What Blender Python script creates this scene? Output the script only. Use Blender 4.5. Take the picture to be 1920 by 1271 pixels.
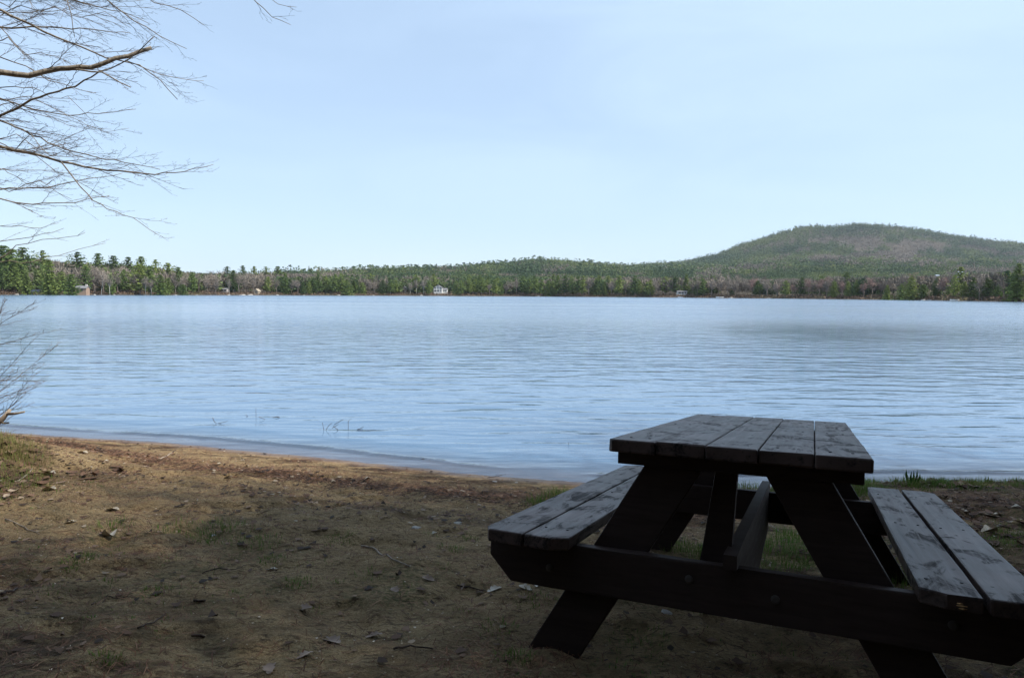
import bpy, bmesh, math, random
import numpy as np
from mathutils import Vector, Matrix

for o in list(bpy.data.objects): bpy.data.objects.remove(o)
S = bpy.context.scene
C = S.collection
random.seed(7); rng = np.random.default_rng(11)
rad = math.radians

# ------------------------------------------------------------------ camera
F = 1300.47; PITCH = rad(3.6825); ROLL = .0055; EYE = 1.6
cd = bpy.data.cameras.new('camera'); cam = bpy.data.objects.new('camera', cd); C.objects.link(cam)
cd.sensor_width = 36; cd.lens = 36*F/1920; cd.clip_start = .05; cd.clip_end = 9000
cam.matrix_world = Matrix.Translation((0, 0, EYE)) @ Matrix.Rotation(math.pi/2-PITCH, 4, 'X') @ Matrix.Rotation(ROLL, 4, 'Z')
S.camera = cam
# ------------------------------------------------------------------ sky and sun
SUN_EL, SUN_AZ = 52, 105            # azimuth clockwise from the view direction (+Y)
w = bpy.data.worlds.new('World'); S.world = w; w.use_nodes = True
N = w.node_tree.nodes; Lk = w.node_tree.links; N.clear()
sky = N.new('ShaderNodeTexSky'); sky.sky_type = 'NISHITA'; sky.sun_disc = False
sky.sun_elevation = rad(SUN_EL); sky.sun_rotation = rad(SUN_AZ)
sky.altitude = 200; sky.air_density = 1.0; sky.dust_density = 0.4; sky.ozone_density = 1.6
tc = N.new('ShaderNodeTexCoord')
mp = N.new('ShaderNodeMapping'); mp.inputs['Scale'].default_value = (1.0, 1.3, 4.2); mp.inputs['Rotation'].default_value = (0, rad(9), 0)
nz = N.new('ShaderNodeTexNoise'); nz.inputs['Scale'].default_value = 2.2; nz.inputs['Detail'].default_value = 6; nz.inputs['Roughness'].default_value = .5; nz.inputs['Distortion'].default_value = .6
rp = N.new('ShaderNodeMapRange'); rp.inputs['From Min'].default_value = .32; rp.inputs['From Max'].default_value = .75; rp.inputs['To Min'].default_value = .56; rp.inputs['To Max'].default_value = .84
mx = N.new('ShaderNodeMix'); mx.data_type = 'RGBA'; mx.inputs['B'].default_value = (4.3, 5.6, 7.2, 1)
bg = N.new('ShaderNodeBackground'); bg.inputs['Strength'].default_value = .1
wo = N.new('ShaderNodeOutputWorld')
Lk.new(tc.outputs['Generated'], mp.inputs['Vector']); Lk.new(mp.outputs['Vector'], nz.inputs['Vector'])
sx_ = N.new('ShaderNodeSeparateXYZ'); Lk.new(tc.outputs['Generated'], sx_.inputs[0])
ad = N.new('ShaderNodeMath'); ad.operation = 'MULTIPLY_ADD'; ad.inputs[1].default_value = .28; Lk.new(sx_.outputs['X'], ad.inputs[0]); Lk.new(nz.outputs['Fac'], ad.inputs[2])
Lk.new(ad.outputs[0], rp.inputs['Value']); Lk.new(rp.outputs['Result'], mx.inputs['Factor'])
Lk.new(sky.outputs['Color'], mx.inputs['A']); Lk.new(mx.outputs['Result'], bg.inputs['Color']); Lk.new(bg.outputs[0], wo.inputs[0])
sd = bpy.data.lights.new('sun', 'SUN'); sd.energy = 4.6; sd.angle = rad(.5); sd.color = (1, .95, .86)
so = bpy.data.objects.new('sun', sd); C.objects.link(so)
sdir = Vector((math.sin(rad(SUN_AZ))*math.cos(rad(SUN_EL)), math.cos(rad(SUN_AZ))*math.cos(rad(SUN_EL)), math.sin(rad(SUN_EL))))
so.rotation_euler = sdir.to_track_quat('Z', 'Y').to_euler(); so.location = (0, 0, 30)
S.view_settings.view_transform = 'Standard'; S.view_settings.look = 'None'
S.view_settings.exposure = 0.72; S.view_settings.gamma = 1
S.render.engine = 'CYCLES'
S.cycles.max_bounces = 6; S.cycles.transparent_max_bounces = 12

# ------------------------------------------------------------------ helpers
def link(o, parent=None):
    C.objects.link(o)
    if parent is not None: o.parent = parent
    return o
def tag(o, label=None, cat=None, group=None, kind=None):
    if label: o['label'] = label
    if cat: o['category'] = cat
    if group: o['group'] = group
    if kind: o['kind'] = kind
    return o
def meshdata(name, V, Fs, mat=None, smooth=False, attrs=None):
    V = np.asarray(V, np.float32); m = bpy.data.meshes.new(name)
    if isinstance(Fs, np.ndarray):
        k = Fs.shape[1]; n = len(Fs)
        m.vertices.add(len(V)); m.vertices.foreach_set('co', V.ravel())
        m.loops.add(n*k); m.loops.foreach_set('vertex_index', Fs.astype(np.int32).ravel())
        m.polygons.add(n); m.polygons.foreach_set('loop_start', np.arange(0, n*k, k, dtype=np.int32)); m.polygons.foreach_set('loop_total', np.full(n, k, np.int32))
        m.update(calc_edges=True)
    else:
        m.from_pydata([tuple(map(float, v)) for v in V], [], Fs); m.update()
    if mat: m.materials.append(mat)
    if smooth: m.polygons.foreach_set('use_smooth', np.ones(len(m.polygons), bool))
    for a, d in (attrs or {}).items():
        at = m.attributes.new(a, 'FLOAT', 'POINT'); at.data.foreach_set('value', np.asarray(d, np.float32))
    return m
def obj(name, V, Fs, mat=None, parent=None, smooth=False, attrs=None):
    return link(bpy.data.objects.new(name, meshdata(name, V, Fs, mat, smooth, attrs)), parent)
def empty(name, loc=(0, 0, 0), rz=0):
    o = bpy.data.objects.new(name, None); C.objects.link(o); o.location = loc; o.rotation_euler = (0, 0, rz); o.empty_display_size = .2
    return o
_lat = {}
def vnoise(x, y, seed=0):
    if seed not in _lat: _lat[seed] = np.random.default_rng(1000+seed).random((256, 256))
    L = _lat[seed]; xi = np.floor(x).astype(int); yi = np.floor(y).astype(int); fx = x-xi; fy = y-yi
    fx = fx*fx*(3-2*fx); fy = fy*fy*(3-2*fy); a = xi & 255; b = (xi+1) & 255; c = yi & 255; d = (yi+1) & 255
    return (L[a, c]*(1-fx)+L[b, c]*fx)*(1-fy)+(L[a, d]*(1-fx)+L[b, d]*fx)*fy
def fbm(x, y, sc, seed=0, octv=3):
    x = np.asarray(x, float); y = np.asarray(y, float); r = 0; a = 1; t = 0
    for k in range(octv):
        r = r+a*vnoise(x*sc+17.3*k, y*sc-9.1*k, seed+k); t += a; a *= .5; sc *= 2.03
    return r/t
def sm(t): t = np.clip(t, 0, 1); return t*t*(3-2*t)

class MB:                                   # collects tubes and cards, builds one mesh
    def __init__(s): s.V = []; s.F = []; s.n = 0; s.A = []
    def add(s, V, Fc, a=None):
        s.V.append(np.asarray(V, float)); s.F += [tuple(int(i)+s.n for i in f) for f in Fc]; s.n += len(V)
        s.A.append(np.full(len(V), 0. if a is None else a))
    def tube(s, pts, rs, k=5, a=None):
        pts = [Vector(p) for p in pts]; V = []; Fc = []
        up = Vector((.13, .21, .97)).normalized()
        for i, p in enumerate(pts):
            t = (pts[min(i+1, len(pts)-1)]-pts[max(i-1, 0)])
            if t.length < 1e-9: t = Vector((0, 0, 1))
            t.normalize(); u = t.cross(up)
            if u.length < .05: u = t.cross(Vector((1, 0, 0)))
            u.normalize(); v = t.cross(u)
            for j in range(k):
                q = 2*math.pi*j/k; V.append(p+(u*math.cos(q)+v*math.sin(q))*rs[i])
        for i in range(len(pts)-1):
            for j in range(k):
                b = i*k; Fc.append((b+j, b+(j+1) % k, b+k+(j+1) % k, b+k+j))
        Fc.append(tuple(range((len(pts)-1)*k, len(pts)*k))); Fc.append(tuple(reversed(range(k))))
        s.add(V, Fc, a)
    def build(s, name, mat, parent=None, smooth=False, attr=None):
        return obj(name, np.concatenate(s.V), s.F, mat, parent, smooth, {attr: np.concatenate(s.A)} if attr else None)

# ------------------------------------------------------------------ materials
def mat(name, base=(.5, .5, .5), rough=.8, spec=.3):
    m = bpy.data.materials.new(name); m.use_nodes = True; b = m.node_tree.nodes['Principled BSDF']
    b.inputs['Base Color'].default_value = (*base, 1); b.inputs['Roughness'].default_value = rough; b.inputs['Specular IOR Level'].default_value = spec
    return m
class NT:
    def __init__(s, m): s.m = m; s.t = m.node_tree; s.b = s.t.nodes.get('Principled BSDF')
    def n(s, ty, **kw):
        x = s.t.nodes.new(ty)
        for k, v in kw.items():
            if k in x.inputs: x.inputs[k].default_value = v
            else: setattr(x, k, v)
        return x
    def l(s, a, b): s.t.links.new(a, b)
    def noise(s, vec, sc, det=4, ro=.55, dist=0):
        x = s.n('ShaderNodeTexNoise', Scale=sc, Detail=det, Roughness=ro, Distortion=dist)
        if vec: s.l(vec, x.inputs['Vector'])
        return x.outputs['Fac']
    def ramp(s, fac, stops, mode='LINEAR'):
        x = s.n('ShaderNodeValToRGB'); e = x.color_ramp.elements; x.color_ramp.interpolation = mode
        while len(e) < len(stops): e.new(.5)
        for i, (p, c) in enumerate(stops): e[i].position = p; e[i].color = (*c, 1) if len(c) == 3 else c
        s.l(fac, x.inputs['Fac']); return x.outputs['Color']
    def mix(s, f, a, b, bt='MIX'):
        x = s.n('ShaderNodeMix', data_type='RGBA', blend_type=bt)
        for v, k in ((f, 'Factor'), (a, 'A'), (b, 'B')):
            if hasattr(v, 'links'): s.l(v, x.inputs[k])
            elif isinstance(v, (int, float)): x.inputs[k].default_value = v
            else: x.inputs[k].default_value = (*v, 1)
        return x.outputs['Result']
    def math(s, op, a, b=0, clamp=False):
        x = s.n('ShaderNodeMath', operation=op, use_clamp=clamp)
        for i, v in enumerate((a, b)):
            if hasattr(v, 'links'): s.l(v, x.inputs[i])
            else: x.inputs[i].default_value = v
        return x.outputs[0]
    def mr(s, v, a, b, c=0, d=1):
        x = s.n('ShaderNodeMapRange'); s.l(v, x.inputs['Value'])
        for k, q in zip(('From Min', 'From Max', 'To Min', 'To Max'), (a, b, c, d)): x.inputs[k].default_value = q
        return x.outputs['Result']
    def attr(s, name): return s.n('ShaderNodeAttribute', attribute_name=name).outputs['Fac']
    def obj(s): return s.n('ShaderNodeTexCoord').outputs['Object']
    def map(s, vec, scale=(1, 1, 1), rot=(0, 0, 0), loc=(0, 0, 0)):
        x = s.n('ShaderNodeMapping'); x.inputs['Scale'].default_value = scale; x.inputs['Rotation'].default_value = rot; x.inputs['Location'].default_value = loc
        s.l(vec, x.inputs['Vector']); return x.outputs['Vector']
    def bump(s, h, dist, st=1, nrm=None):
        x = s.n('ShaderNodeBump', Distance=dist)
        if hasattr(st, 'links'): s.l(st, x.inputs['Strength'])
        else: x.inputs['Strength'].default_value = st
        s.l(h, x.inputs['Height'])
        if nrm: s.l(nrm, x.inputs['Normal'])
        return x.outputs['Normal']

# sand
m_sand = mat('sand_soil', rough=.95, spec=.1); t = NT(m_sand); P = t.obj()
litter = t.noise(t.map(P, (1, 2.0, 1), (0, 0, rad(-12))), 2.6, 8, .68, .5)
fine = t.noise(P, 110, 4, .75); mid = t.noise(P, 26, 5, .7); grit = t.noise(P, 620, 1, .5)
sandc = t.ramp(fine, [(.25, (.12, .075, .034)), (.5, (.35, .245, .125)), (.74, (.66, .52, .31))])
sandc = t.mix(t.mr(mid, .35, .7), sandc, t.ramp(grit, [(.3, (.15, .092, .045)), (.7, (.54, .39, .21))]))
brown = t.ramp(mid, [(.3, (.032, .020, .012)), (.7, (.115, .070, .042))])
cover = t.mr(litter, .44, .56)
bare_ = t.attr('beach')                     # 1 on open raked sand
cover = t.math('MULTIPLY', cover, t.math('SUBTRACT', 1, t.math('MULTIPLY', bare_, .75)), True)
cover = t.math('MAXIMUM', cover, t.attr('litter'))
speck = t.mr(t.noise(t.map(P, (1, 2.2, 1), (0, 0, rad(-10))), 22, 8, .8), .52, .58)
cover = t.math('MAXIMUM', cover, t.math('MULTIPLY', speck, .85), True)
col = t.mix(cover, sandc, brown)
moss = t.math('MULTIPLY', t.math('MULTIPLY', t.mr(t.noise(P, 3.1, 4), .46, .66), t.mr(t.noise(P, 55, 4, .7), .46, .58), True), t.attr('green'), True)
col = t.mix(moss, col, t.ramp(mid, [(.3, (.03, .04, .012)), (.7, (.09, .10, .035))]))
wet = t.attr('wet')
col = t.mix(wet, col, t.mix(.75, col, (.085, .05, .036)))
t.l(col, t.b.inputs['Base Color'])
t.l(t.mr(wet, 0, 1, .95, .38), t.b.inputs['Roughness'])
h = t.math('ADD', t.math('MULTIPLY', mid, 1.0), t.math('MULTIPLY', fine, .55))
t.l(t.bump(h, .05, t.mr(wet, 0, 1, .9, .15)), t.b.inputs['Normal'])

# water
m_water = bpy.data.materials.new('lake_water'); m_water.use_nodes = True; t = NT(m_water); t.t.nodes.remove(t.b)
P = t.obj()
A1 = t.map(P, (.30, 1, 1), (0, 0, rad(-7))); A2 = t.map(P, (.33, 1, 1), (0, 0, rad(6)), (3, 1, 0)); A3 = t.map(P, (.5, 1, 1), (0, 0, rad(-14)))
n1 = t.noise(A1, 2.1, 2, .5, .3); n2 = t.noise(A2, 5.5, 3, .55, .2); n3 = t.noise(A3, 17, 3, .6)
calm = t.attr('calm'); shal = t.attr('shallow')
n4 = t.noise(P, 1.3, 2, .5); fa = t.attr('farness')
hh = t.math('ADD', t.math('MULTIPLY', n1, 1.0), t.math('ADD', t.math('MULTIPLY', n2, .24), t.math('MULTIPLY', n3, .03)))
hh = t.math('ADD', hh, t.math('MULTIPLY', n4, t.mr(fa, .06, .14, 0, 2.2)))
big = t.noise(t.map(P, (.012, .05, 1)), 1.0, 3, .5)
st = t.math('MULTIPLY', calm, t.mr(big, .35, .65, .55, 1.25))
nrm = t.bump(hh, .05, st)
fr = t.n('ShaderNodeFresnel', IOR=1.46); t.l(nrm, fr.inputs['Normal'])
gl = t.n('ShaderNodeBsdfGlossy', Roughness=.05); t.l(t.attr('farness'), gl.inputs['Roughness']); t.l(nrm, gl.inputs['Normal']); gl.inputs['Color'].default_value = (.98, .98, 1, 1)
df = t.n('ShaderNodeBsdfDiffuse'); df.inputs['Color'].default_value = (.075, .14, .225, 1)
tr = t.n('ShaderNodeBsdfTransparent'); tr.inputs['Color'].default_value = (.86, .78, .70, 1)
m1 = t.n('ShaderNodeMixShader'); t.l(shal, m1.inputs[0]); t.l(df.outputs[0], m1.inputs[1]); t.l(tr.outputs[0], m1.inputs[2])
m2 = t.n('ShaderNodeMixShader'); t.l(fr.outputs[0], m2.inputs[0]); t.l(m1.outputs[0], m2.inputs[1]); t.l(gl.outputs[0], m2.inputs[2])
t.l(m2.outputs[0], t.t.nodes['Material Output'].inputs['Surface'])

def foliage(name, lo, mi, hi, trans=.25, rnd='attr'):
    m = bpy.data.materials.new(name); m.use_nodes = True; t = NT(m)
    f = t.attr('tint') if rnd == 'attr' else t.n('ShaderNodeObjectInfo').outputs['Random']
    nn = t.noise(t.n('ShaderNodeNewGeometry').outputs['Position'], .9 if rnd != 'near' else 3, 3)
    f = t.math('ADD', t.math('MULTIPLY', f, .62), t.math('MULTIPLY', nn, .38))
    c = t.ramp(f, [(.12, lo), (.5, mi), (.88, hi)])
    t.l(c, t.b.inputs['Base Color']); t.b.inputs['Roughness'].default_value = .75; t.b.inputs['Specular IOR Level'].default_value = .15
    if trans:
        tl = t.n('ShaderNodeBsdfTranslucent'); t.l(c, tl.inputs['Color']); ms = t.n('ShaderNodeMixShader'); ms.inputs[0].default_value = trans
        t.l(t.b.outputs[0], ms.inputs[1]); t.l(tl.outputs[0], ms.inputs[2]); t.l(ms.outputs[0], t.t.nodes['Material Output'].inputs['Surface'])
    return m
m_con = foliage('needles_far', (.05, .08, .028), (.115, .165, .045), (.20, .24, .065), .2, 'obj')
m_con_s = foliage('needles_wood', (.024, .05, .026), (.064, .102, .042), (.14, .17, .055), .2)
m_bare = foliage('twigs_far', (.11, .095, .08), (.175, .15, .13), (.25, .21, .175), 0, 'obj')
m_red = foliage('twigs_budding', (.19, .12, .11), (.25, .15, .13), (.30, .20, .17), 0, 'obj')
m_bare_s = foliage('twigs_wood', (.09, .08, .062), (.155, .135, .11), (.23, .19, .15), 0)
m_shrub = foliage('shore_shrub', (.07, .05, .035), (.13, .085, .06), (.14, .13, .06), 0)
m_near = foliage('needles_near', (.012, .022, .01), (.022, .038, .016), (.04, .06, .022), .12)
m_grass = foliage('grass_blades', (.22, .16, .08), (.13, .17, .04), (.08, .20, .03), .3)
m_floor = mat('forest_floor', (.085, .072, .055), .95, .1)
def bark(name, a, b, sc=18, spec=.2):
    m = mat(name, a, .85, spec); t = NT(m); P = t.obj(); n = t.noise(t.map(P, (1, 1, .35)), sc, 5, .6)
    t.l(t.ramp(n, [(.3, a), (.7, b)]), t.b.inputs['Base Color']); t.l(t.bump(n, .01, .6), t.b.inputs['Normal']); return m
m_trunk = bark('trunk_bark', (.13, .10, .085), (.26, .22, .19))
m_birch = bark('birch_bark', (.28, .26, .23), (.46, .44, .40), 3)
m_beech = bark('beech_bark', (.13, .11, .09), (.30, .26, .21), 40)
m_twig = bark('twig_bark', (.075, .055, .045), (.16, .12, .095), 60)
m_dead = bark('dead_wood', (.16, .12, .09), (.34, .28, .22), 50)
m_dark = bark('dark_stick', (.03, .02, .015), (.09, .06, .045), 60)
m_stone = mat('stone', (.4, .38, .34), .9); t = NT(m_stone); t.l(t.ramp(t.noise(t.obj(), 9, 5), [(.3, (.22, .20, .18)), (.7, (.52, .49, .44))]), t.b.inputs['Base Color'])

# picnic table wood: dark brown stain, weathered tops
def wood(name, worn):
    m = mat(name, rough=.5, spec=.5); t = NT(m); P = t.obj()
    g = t.noise(t.map(P, (38, 2.2, 38) if worn else (6, 6, 60)), 1, 5, .6, .6)
    st = t.noise(t.map(P, (9, 4.2, 9)), 1, 5, .68, 1.2); fs = t.noise(t.map(P, (90, 5, 90)), 1, 3, .7)
    base = t.ramp(g, [(.25, (.030, .018, .015)), (.75, (.066, .044, .037))])
    if worn:
        scuff = t.math('MULTIPLY', t.mr(st, .51, .62), t.mr(fs, .32, .54), True)
        pink = t.mix(t.mr(t.noise(P, 3.2, 3), .42, .62), base, (.10, .068, .060))
        gl_ = t.mr(t.noise(t.map(P, (70, 1.4, 70)), 1, 4, .7), .58, .66)
        c = t.mix(scuff, t.mix(t.math('MULTIPLY', gl_, .7), pink, (.018, .012, .010)), (.010, .007, .006))
        rr = t.math('ADD', t.mr(g, .3, .7, .36, .50), t.math('MULTIPLY', scuff, .35))
    else: c = t.mix(.3, base, (.018, .011, .009)); rr = t.mr(g, .3, .7, .55, .75)
    t.l(c, t.b.inputs['Base Color']); t.l(rr, t.b.inputs['Roughness'])
    t.b.inputs['Specular IOR Level'].default_value = .27 if worn else .2
    t.l(t.bump(t.math('ADD', g, t.math('MULTIPLY', fs, .5)), .0016 if worn else .002, .8), t.b.inputs['Normal'])
    return m
m_top = wood('stained_boards', True); m_frame = wood('stained_frame', False)
m_screw = mat('screw_head', (.02, .018, .017), .5); m_bolt = mat('bolt_head', (.06, .05, .045), .5)
m_chip = mat('fresh_splinter', (.30, .17, .07), .8)

# ------------------------------------------------------------------ near ground
SX = np.array([-200, -60, -20, -12, -8, -5.88, -3.13, -.77, .64, 1.8, 3, 5, 8, 14, 30, 80, 200.])
SY = np.array([40, 22, 12, 9.6, 8.55, 7.85, 7.15, 6.22, 5.80, 5.68, 5.85, 5.95, 5.4, 4.5, 4, -2, -30.])
def ys(x):
    r = 0
    for o, wt in ((-.6, .2), (-.3, .2), (0, .2), (.3, .2), (.6, .2)): r = r+wt*np.interp(x+o, SX, SY)
    return r+.10*(fbm(x, x*0, 1.1, 50, 3)-.5)+.05*(fbm(x, x*0, 7.3, 55, 3)-.5)
def sdist(x, y): return (ys(x)-y)*.95
def ground(x, y):
    x = np.asarray(x, float); y = np.asarray(y, float); s = sdist(x, y)
    ye = np.where(y < .5, .5+(y-.5)*.35, y)
    Pz = .515-.0327*(np.clip(x, -12, 12)-.585)-.110*(np.clip(ye, -6, 30)-1.815)
    k = sm(s/2.6); z = Pz*k+.10*s*(1-k)
    z = np.where(s > 0, z, .085*s)
    und = (fbm(x, y, 1.7, 1)-.5)*.05+(fbm(x, y, 6, 5)-.5)*.045-.022*sm((fbm(x, y, 3.3, 12, 2)-.6)/.1)+(fbm(x, y, 17, 9, 3)-.5)*.018
    z = z+und*sm(s/1.4)+(fbm(x, y, 3, 14)-.5)*.012*sm(s/.4)
    z = z+.07*sm((x-1.7)/1.2)*sm(s/.3)*(1-.5*sm((s-1)/2))           # grassy bank lip on the right
    z = z+.30*np.exp(-((x+4.2)/.7)**2-((y-4.75)/1.1)**2)+.12*sm((-x-3.6)/2)*sm(s/1)    # root mound on the left
    far = sm((-y-12)/40); z = z+far*3
    return np.maximum(z, -3)
def axis(a, b, fine, lo, hi, grow=1.13, cap=40):
    L = list(np.arange(a, b+1e-6, fine)); st = fine; v = a
    while v > lo: st = min(st*grow, cap); v -= st; L.insert(0, v)
    st = fine; v = b
    while v < hi: st = min(st*grow, cap); v += st; L.append(v)
    return np.array(L)
def grid(xs, yv):
    X, Y = np.meshgrid(xs, yv); n, m = len(xs), len(yv)
    i = (np.arange(m-1)[:, None]*n+np.arange(n-1)[None]).ravel()
    return X.ravel(), Y.ravel(), np.stack([i, i+1, i+n+1, i+n], 1)
gx, gy, gf = grid(axis(-6.5, 5.5, .022, -220, 220), axis(1.3, 8.2, .022, -160, 60))
gz = ground(gx, gy); gs = sdist(gx, gy)
wetv = 1-sm((gs-.06)/.26)
wr = np.exp(-((gs-1.0-.5*(fbm(gx, gy, .8, 60)-.5))/.26)**2)*sm((fbm(gx, gy, 3.5, 63)-.38)/.16)     # wrack line
wr2 = np.exp(-((gs-2.0-.9*(fbm(gx, gy, .7, 66)-.5))/.16)**2)*sm((fbm(gx, gy, 4.5, 69)-.42)/.14)*.7
lit = np.clip(wr+wr2, 0, 1)*(gx < 2.2)
lit = np.maximum(lit, .6*sm((gx-1.9)/.8)*sm((fbm(gx, gy, 3.2, 72)-.42)/.16))
lit = np.maximum(lit, .9*np.exp(-((gx+3.5)/.9)**2-((gy-4.4)/1.2)**2)*sm((fbm(gx, gy, 4, 74)-.3)/.2))
beach = sm((gs-.35)/.4)*(1-sm((gs-3.4)/1.2))*(1-sm((gx-.6)/1))
green = np.clip(sm((gx-1.2)/.8)+sm((gs-2.6)/.7)*(1-sm((gs-3.9)/1))*.8+.15*sm((-gx-3.3)/.5), 0, 1)*sm((gs-.2)/.3)
g = obj('ground', np.stack([gx, gy, gz], 1), gf, m_sand, None, True, dict(wet=wetv, litter=lit, beach=beach, green=green)); tag(g, kind='structure')

# pixel helpers (photo pixels 1920 wide)
def ray(u, v):
    a = u-960; b = v-635.5; u1 = a*math.cos(ROLL)+b*math.sin(ROLL); v1 = -a*math.sin(ROLL)+b*math.cos(ROLL)
    return np.array([u1/F, math.cos(PITCH)-v1/F*math.sin(PITCH), -math.sin(PITCH)-v1/F*math.cos(PITCH)])
def G(u, v):
    r = ray(u, v); lo = .5; t_ = .6
    while t_ < 14:
        p = r*t_; z = EYE+p[2]
        if z <= max(float(ground(p[0], p[1])), -.0): return np.array([p[0], p[1], z])
        t_ += .01
    return np.array([p[0], p[1], 0])
def at(u, v, d): r = ray(u, v); r = r*(d/r[1]); return Vector((r[0], r[1], r[2]+EYE))

# ------------------------------------------------------------------ lake
wx, wy, wf = grid(axis(-9, 5, .06, -4200, 4200, 1.12, 200), axis(5.2, 9.4, .028, 3, 4200, 1.06, 200))
wsd = -sdist(wx, wy)
shal = .75*(1-sm((wsd-.02)/1.0)); shal = np.clip(shal, 0, 1)
def ell(x, y, cx, cy, a, b): return np.exp(-(((x-cx)/a)**2+((y-cy)/b)**2)**1.3)
px_ = (wx/np.maximum(wy, 1))*F+960
calm = 1-.80*ell(wx, wy, 14.5, 31, 10, 12)*(.5+.9*fbm(wx/2.2, wy/1.1, 1, 400, 3))-.30*ell(wx, wy, 5, 38, 12, 9)-.6*ell(wx, wy, -44, 72, 26, 24)
calm = calm*(.7+.3*sm(wsd/1.8))*(1+.7*sm((wy-60)/150))
wj = wsd-.30-.22*(fbm(wx, wx*0, .45, 310)-.5); wz = .018*np.exp(-(np.where(wj > 0, wj/.06, wj/.02))**2)*sm((fbm(wx, wx*0, .6, 312)-.25)/.2)
wj = wsd-.95-.5*(fbm(wx, wx*0, .35, 320)-.5); wz = wz+.005*np.exp(-(np.where(wj > 0, wj/.22, wj/.08))**2)*sm((fbm(wx, wx*0, .4, 322)-.3)/.2)
lake = obj('lake_water', np.stack([wx, wy, wz], 1), wf, m_water, None, True, dict(shallow=shal, calm=calm, farness=.05+.11*sm((wy-8)/45))); tag(lake, kind='structure')

# ------------------------------------------------------------------ far shore and hills
DU = np.array([-3000, -1500, -600, 0, 250, 480, 700, 960, 1200, 1440, 1700, 1920, 2500, 3500, 5000.])
DD = np.array([90, 160, 240, 318, 385, 470, 520, 555, 500, 405, 300, 224, 150, 110, 80.])
def D0(u): return np.interp(u, DU, DD)+3*np.sin(u/37)+2*np.sin(u/13.7)
TU = np.array([-3000, -800, 0, 120, 250, 370, 480, 700, 850, 1000, 1100, 1150, 1200, 1280, 1340, 1380, 1440, 1500, 1600, 1680, 1760, 1840, 1920, 2300, 3000, 5000.])
TD = np.array([450, 700, 1000, 1600, 2400, 3500.])
TT = np.array([
 [30, 30, 20, 10, 5, 0], [36, 36, 30, 20, 10, 0],
 [34, 38, 32, 22, 12, 0], [27, 32, 27, 20, 12, 0], [20, 27, 25, 18, 10, 0], [6, 14, 16, 14, 8, 0], [3, 14, 19, 18, 10, 0],
 [2, 13, 26, 33, 20, 0], [2, 12, 27, 37, 30, 5], [2, 10, 28, 53, 38, 10], [2, 10, 27, 49, 40, 15], [2, 10, 25, 42, 45, 15],
 [2, 10, 24, 40, 49, 15], [3, 11, 25, 42, 57, 20], [3, 12, 27, 46, 69, 20], [3, 13, 28, 49, 87, 25], [4, 14, 30, 54, 106, 30],
 [5, 15, 31, 57, 122, 40], [5, 16, 32, 60, 128, 50], [5, 16, 33, 60, 124, 50], [6, 17, 34, 60, 110, 50], [7, 18, 35, 60, 101, 45],
 [8, 20, 37, 58, 94, 40], [8, 20, 38, 55, 80, 40], [8, 20, 30, 40, 55, 30], [8, 20, 30, 40, 50, 30]], float)
def terr(u, d):
    u = np.asarray(u, float); d = np.asarray(d, float)
    cols = np.stack([np.interp(u, TU, TT[:, k]) for k in range(6)], -1)
    D = np.concatenate([[0], TD]); cols = np.concatenate([cols[..., :1], cols], -1)
    k = np.clip(np.searchsorted(D, d, side='right')-1, 0, 5); f = np.clip((d-D[k])/(D[k+1]-D[k]), 0, 1); f = f*f*(3-2*f)*.5+f*.5
    a = np.take_along_axis(cols, k[..., None], -1)[..., 0]; b = np.take_along_axis(cols, np.minimum(k+1, 6)[..., None], -1)[..., 0]
    e = a*(1-f)+b*f; s = d-D0(u)
    z = (e*d/F)*sm(s/150)**1.2+np.clip(s*.09, -3, 1.6)
    return z+(fbm(u/60, np.log(d)*12, 1, 80)-.5)*d*.005*sm(s/60)
tu = np.concatenate([np.arange(-3000, -100, 60), np.arange(-100, 2100, 14), np.arange(2100, 5001, 60)])
tt = np.linspace(0, 1, 110)**1.8
U, T_ = np.meshgrid(tu, tt); Dd = (D0(U)-18)+T_*(3600-(D0(U)-18)); nU = len(tu)
ii = (np.arange(len(tt)-1)[:, None]*nU+np.arange(nU-1)[None]).ravel()
hl = obj('hills', np.stack([((U-960)/F*Dd).ravel(), Dd.ravel(), terr(U, Dd).ravel()], 1), np.stack([ii, ii+1, ii+nU+1, ii+nU], 1), m_floor, None, True); tag(hl, kind='structure')

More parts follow.
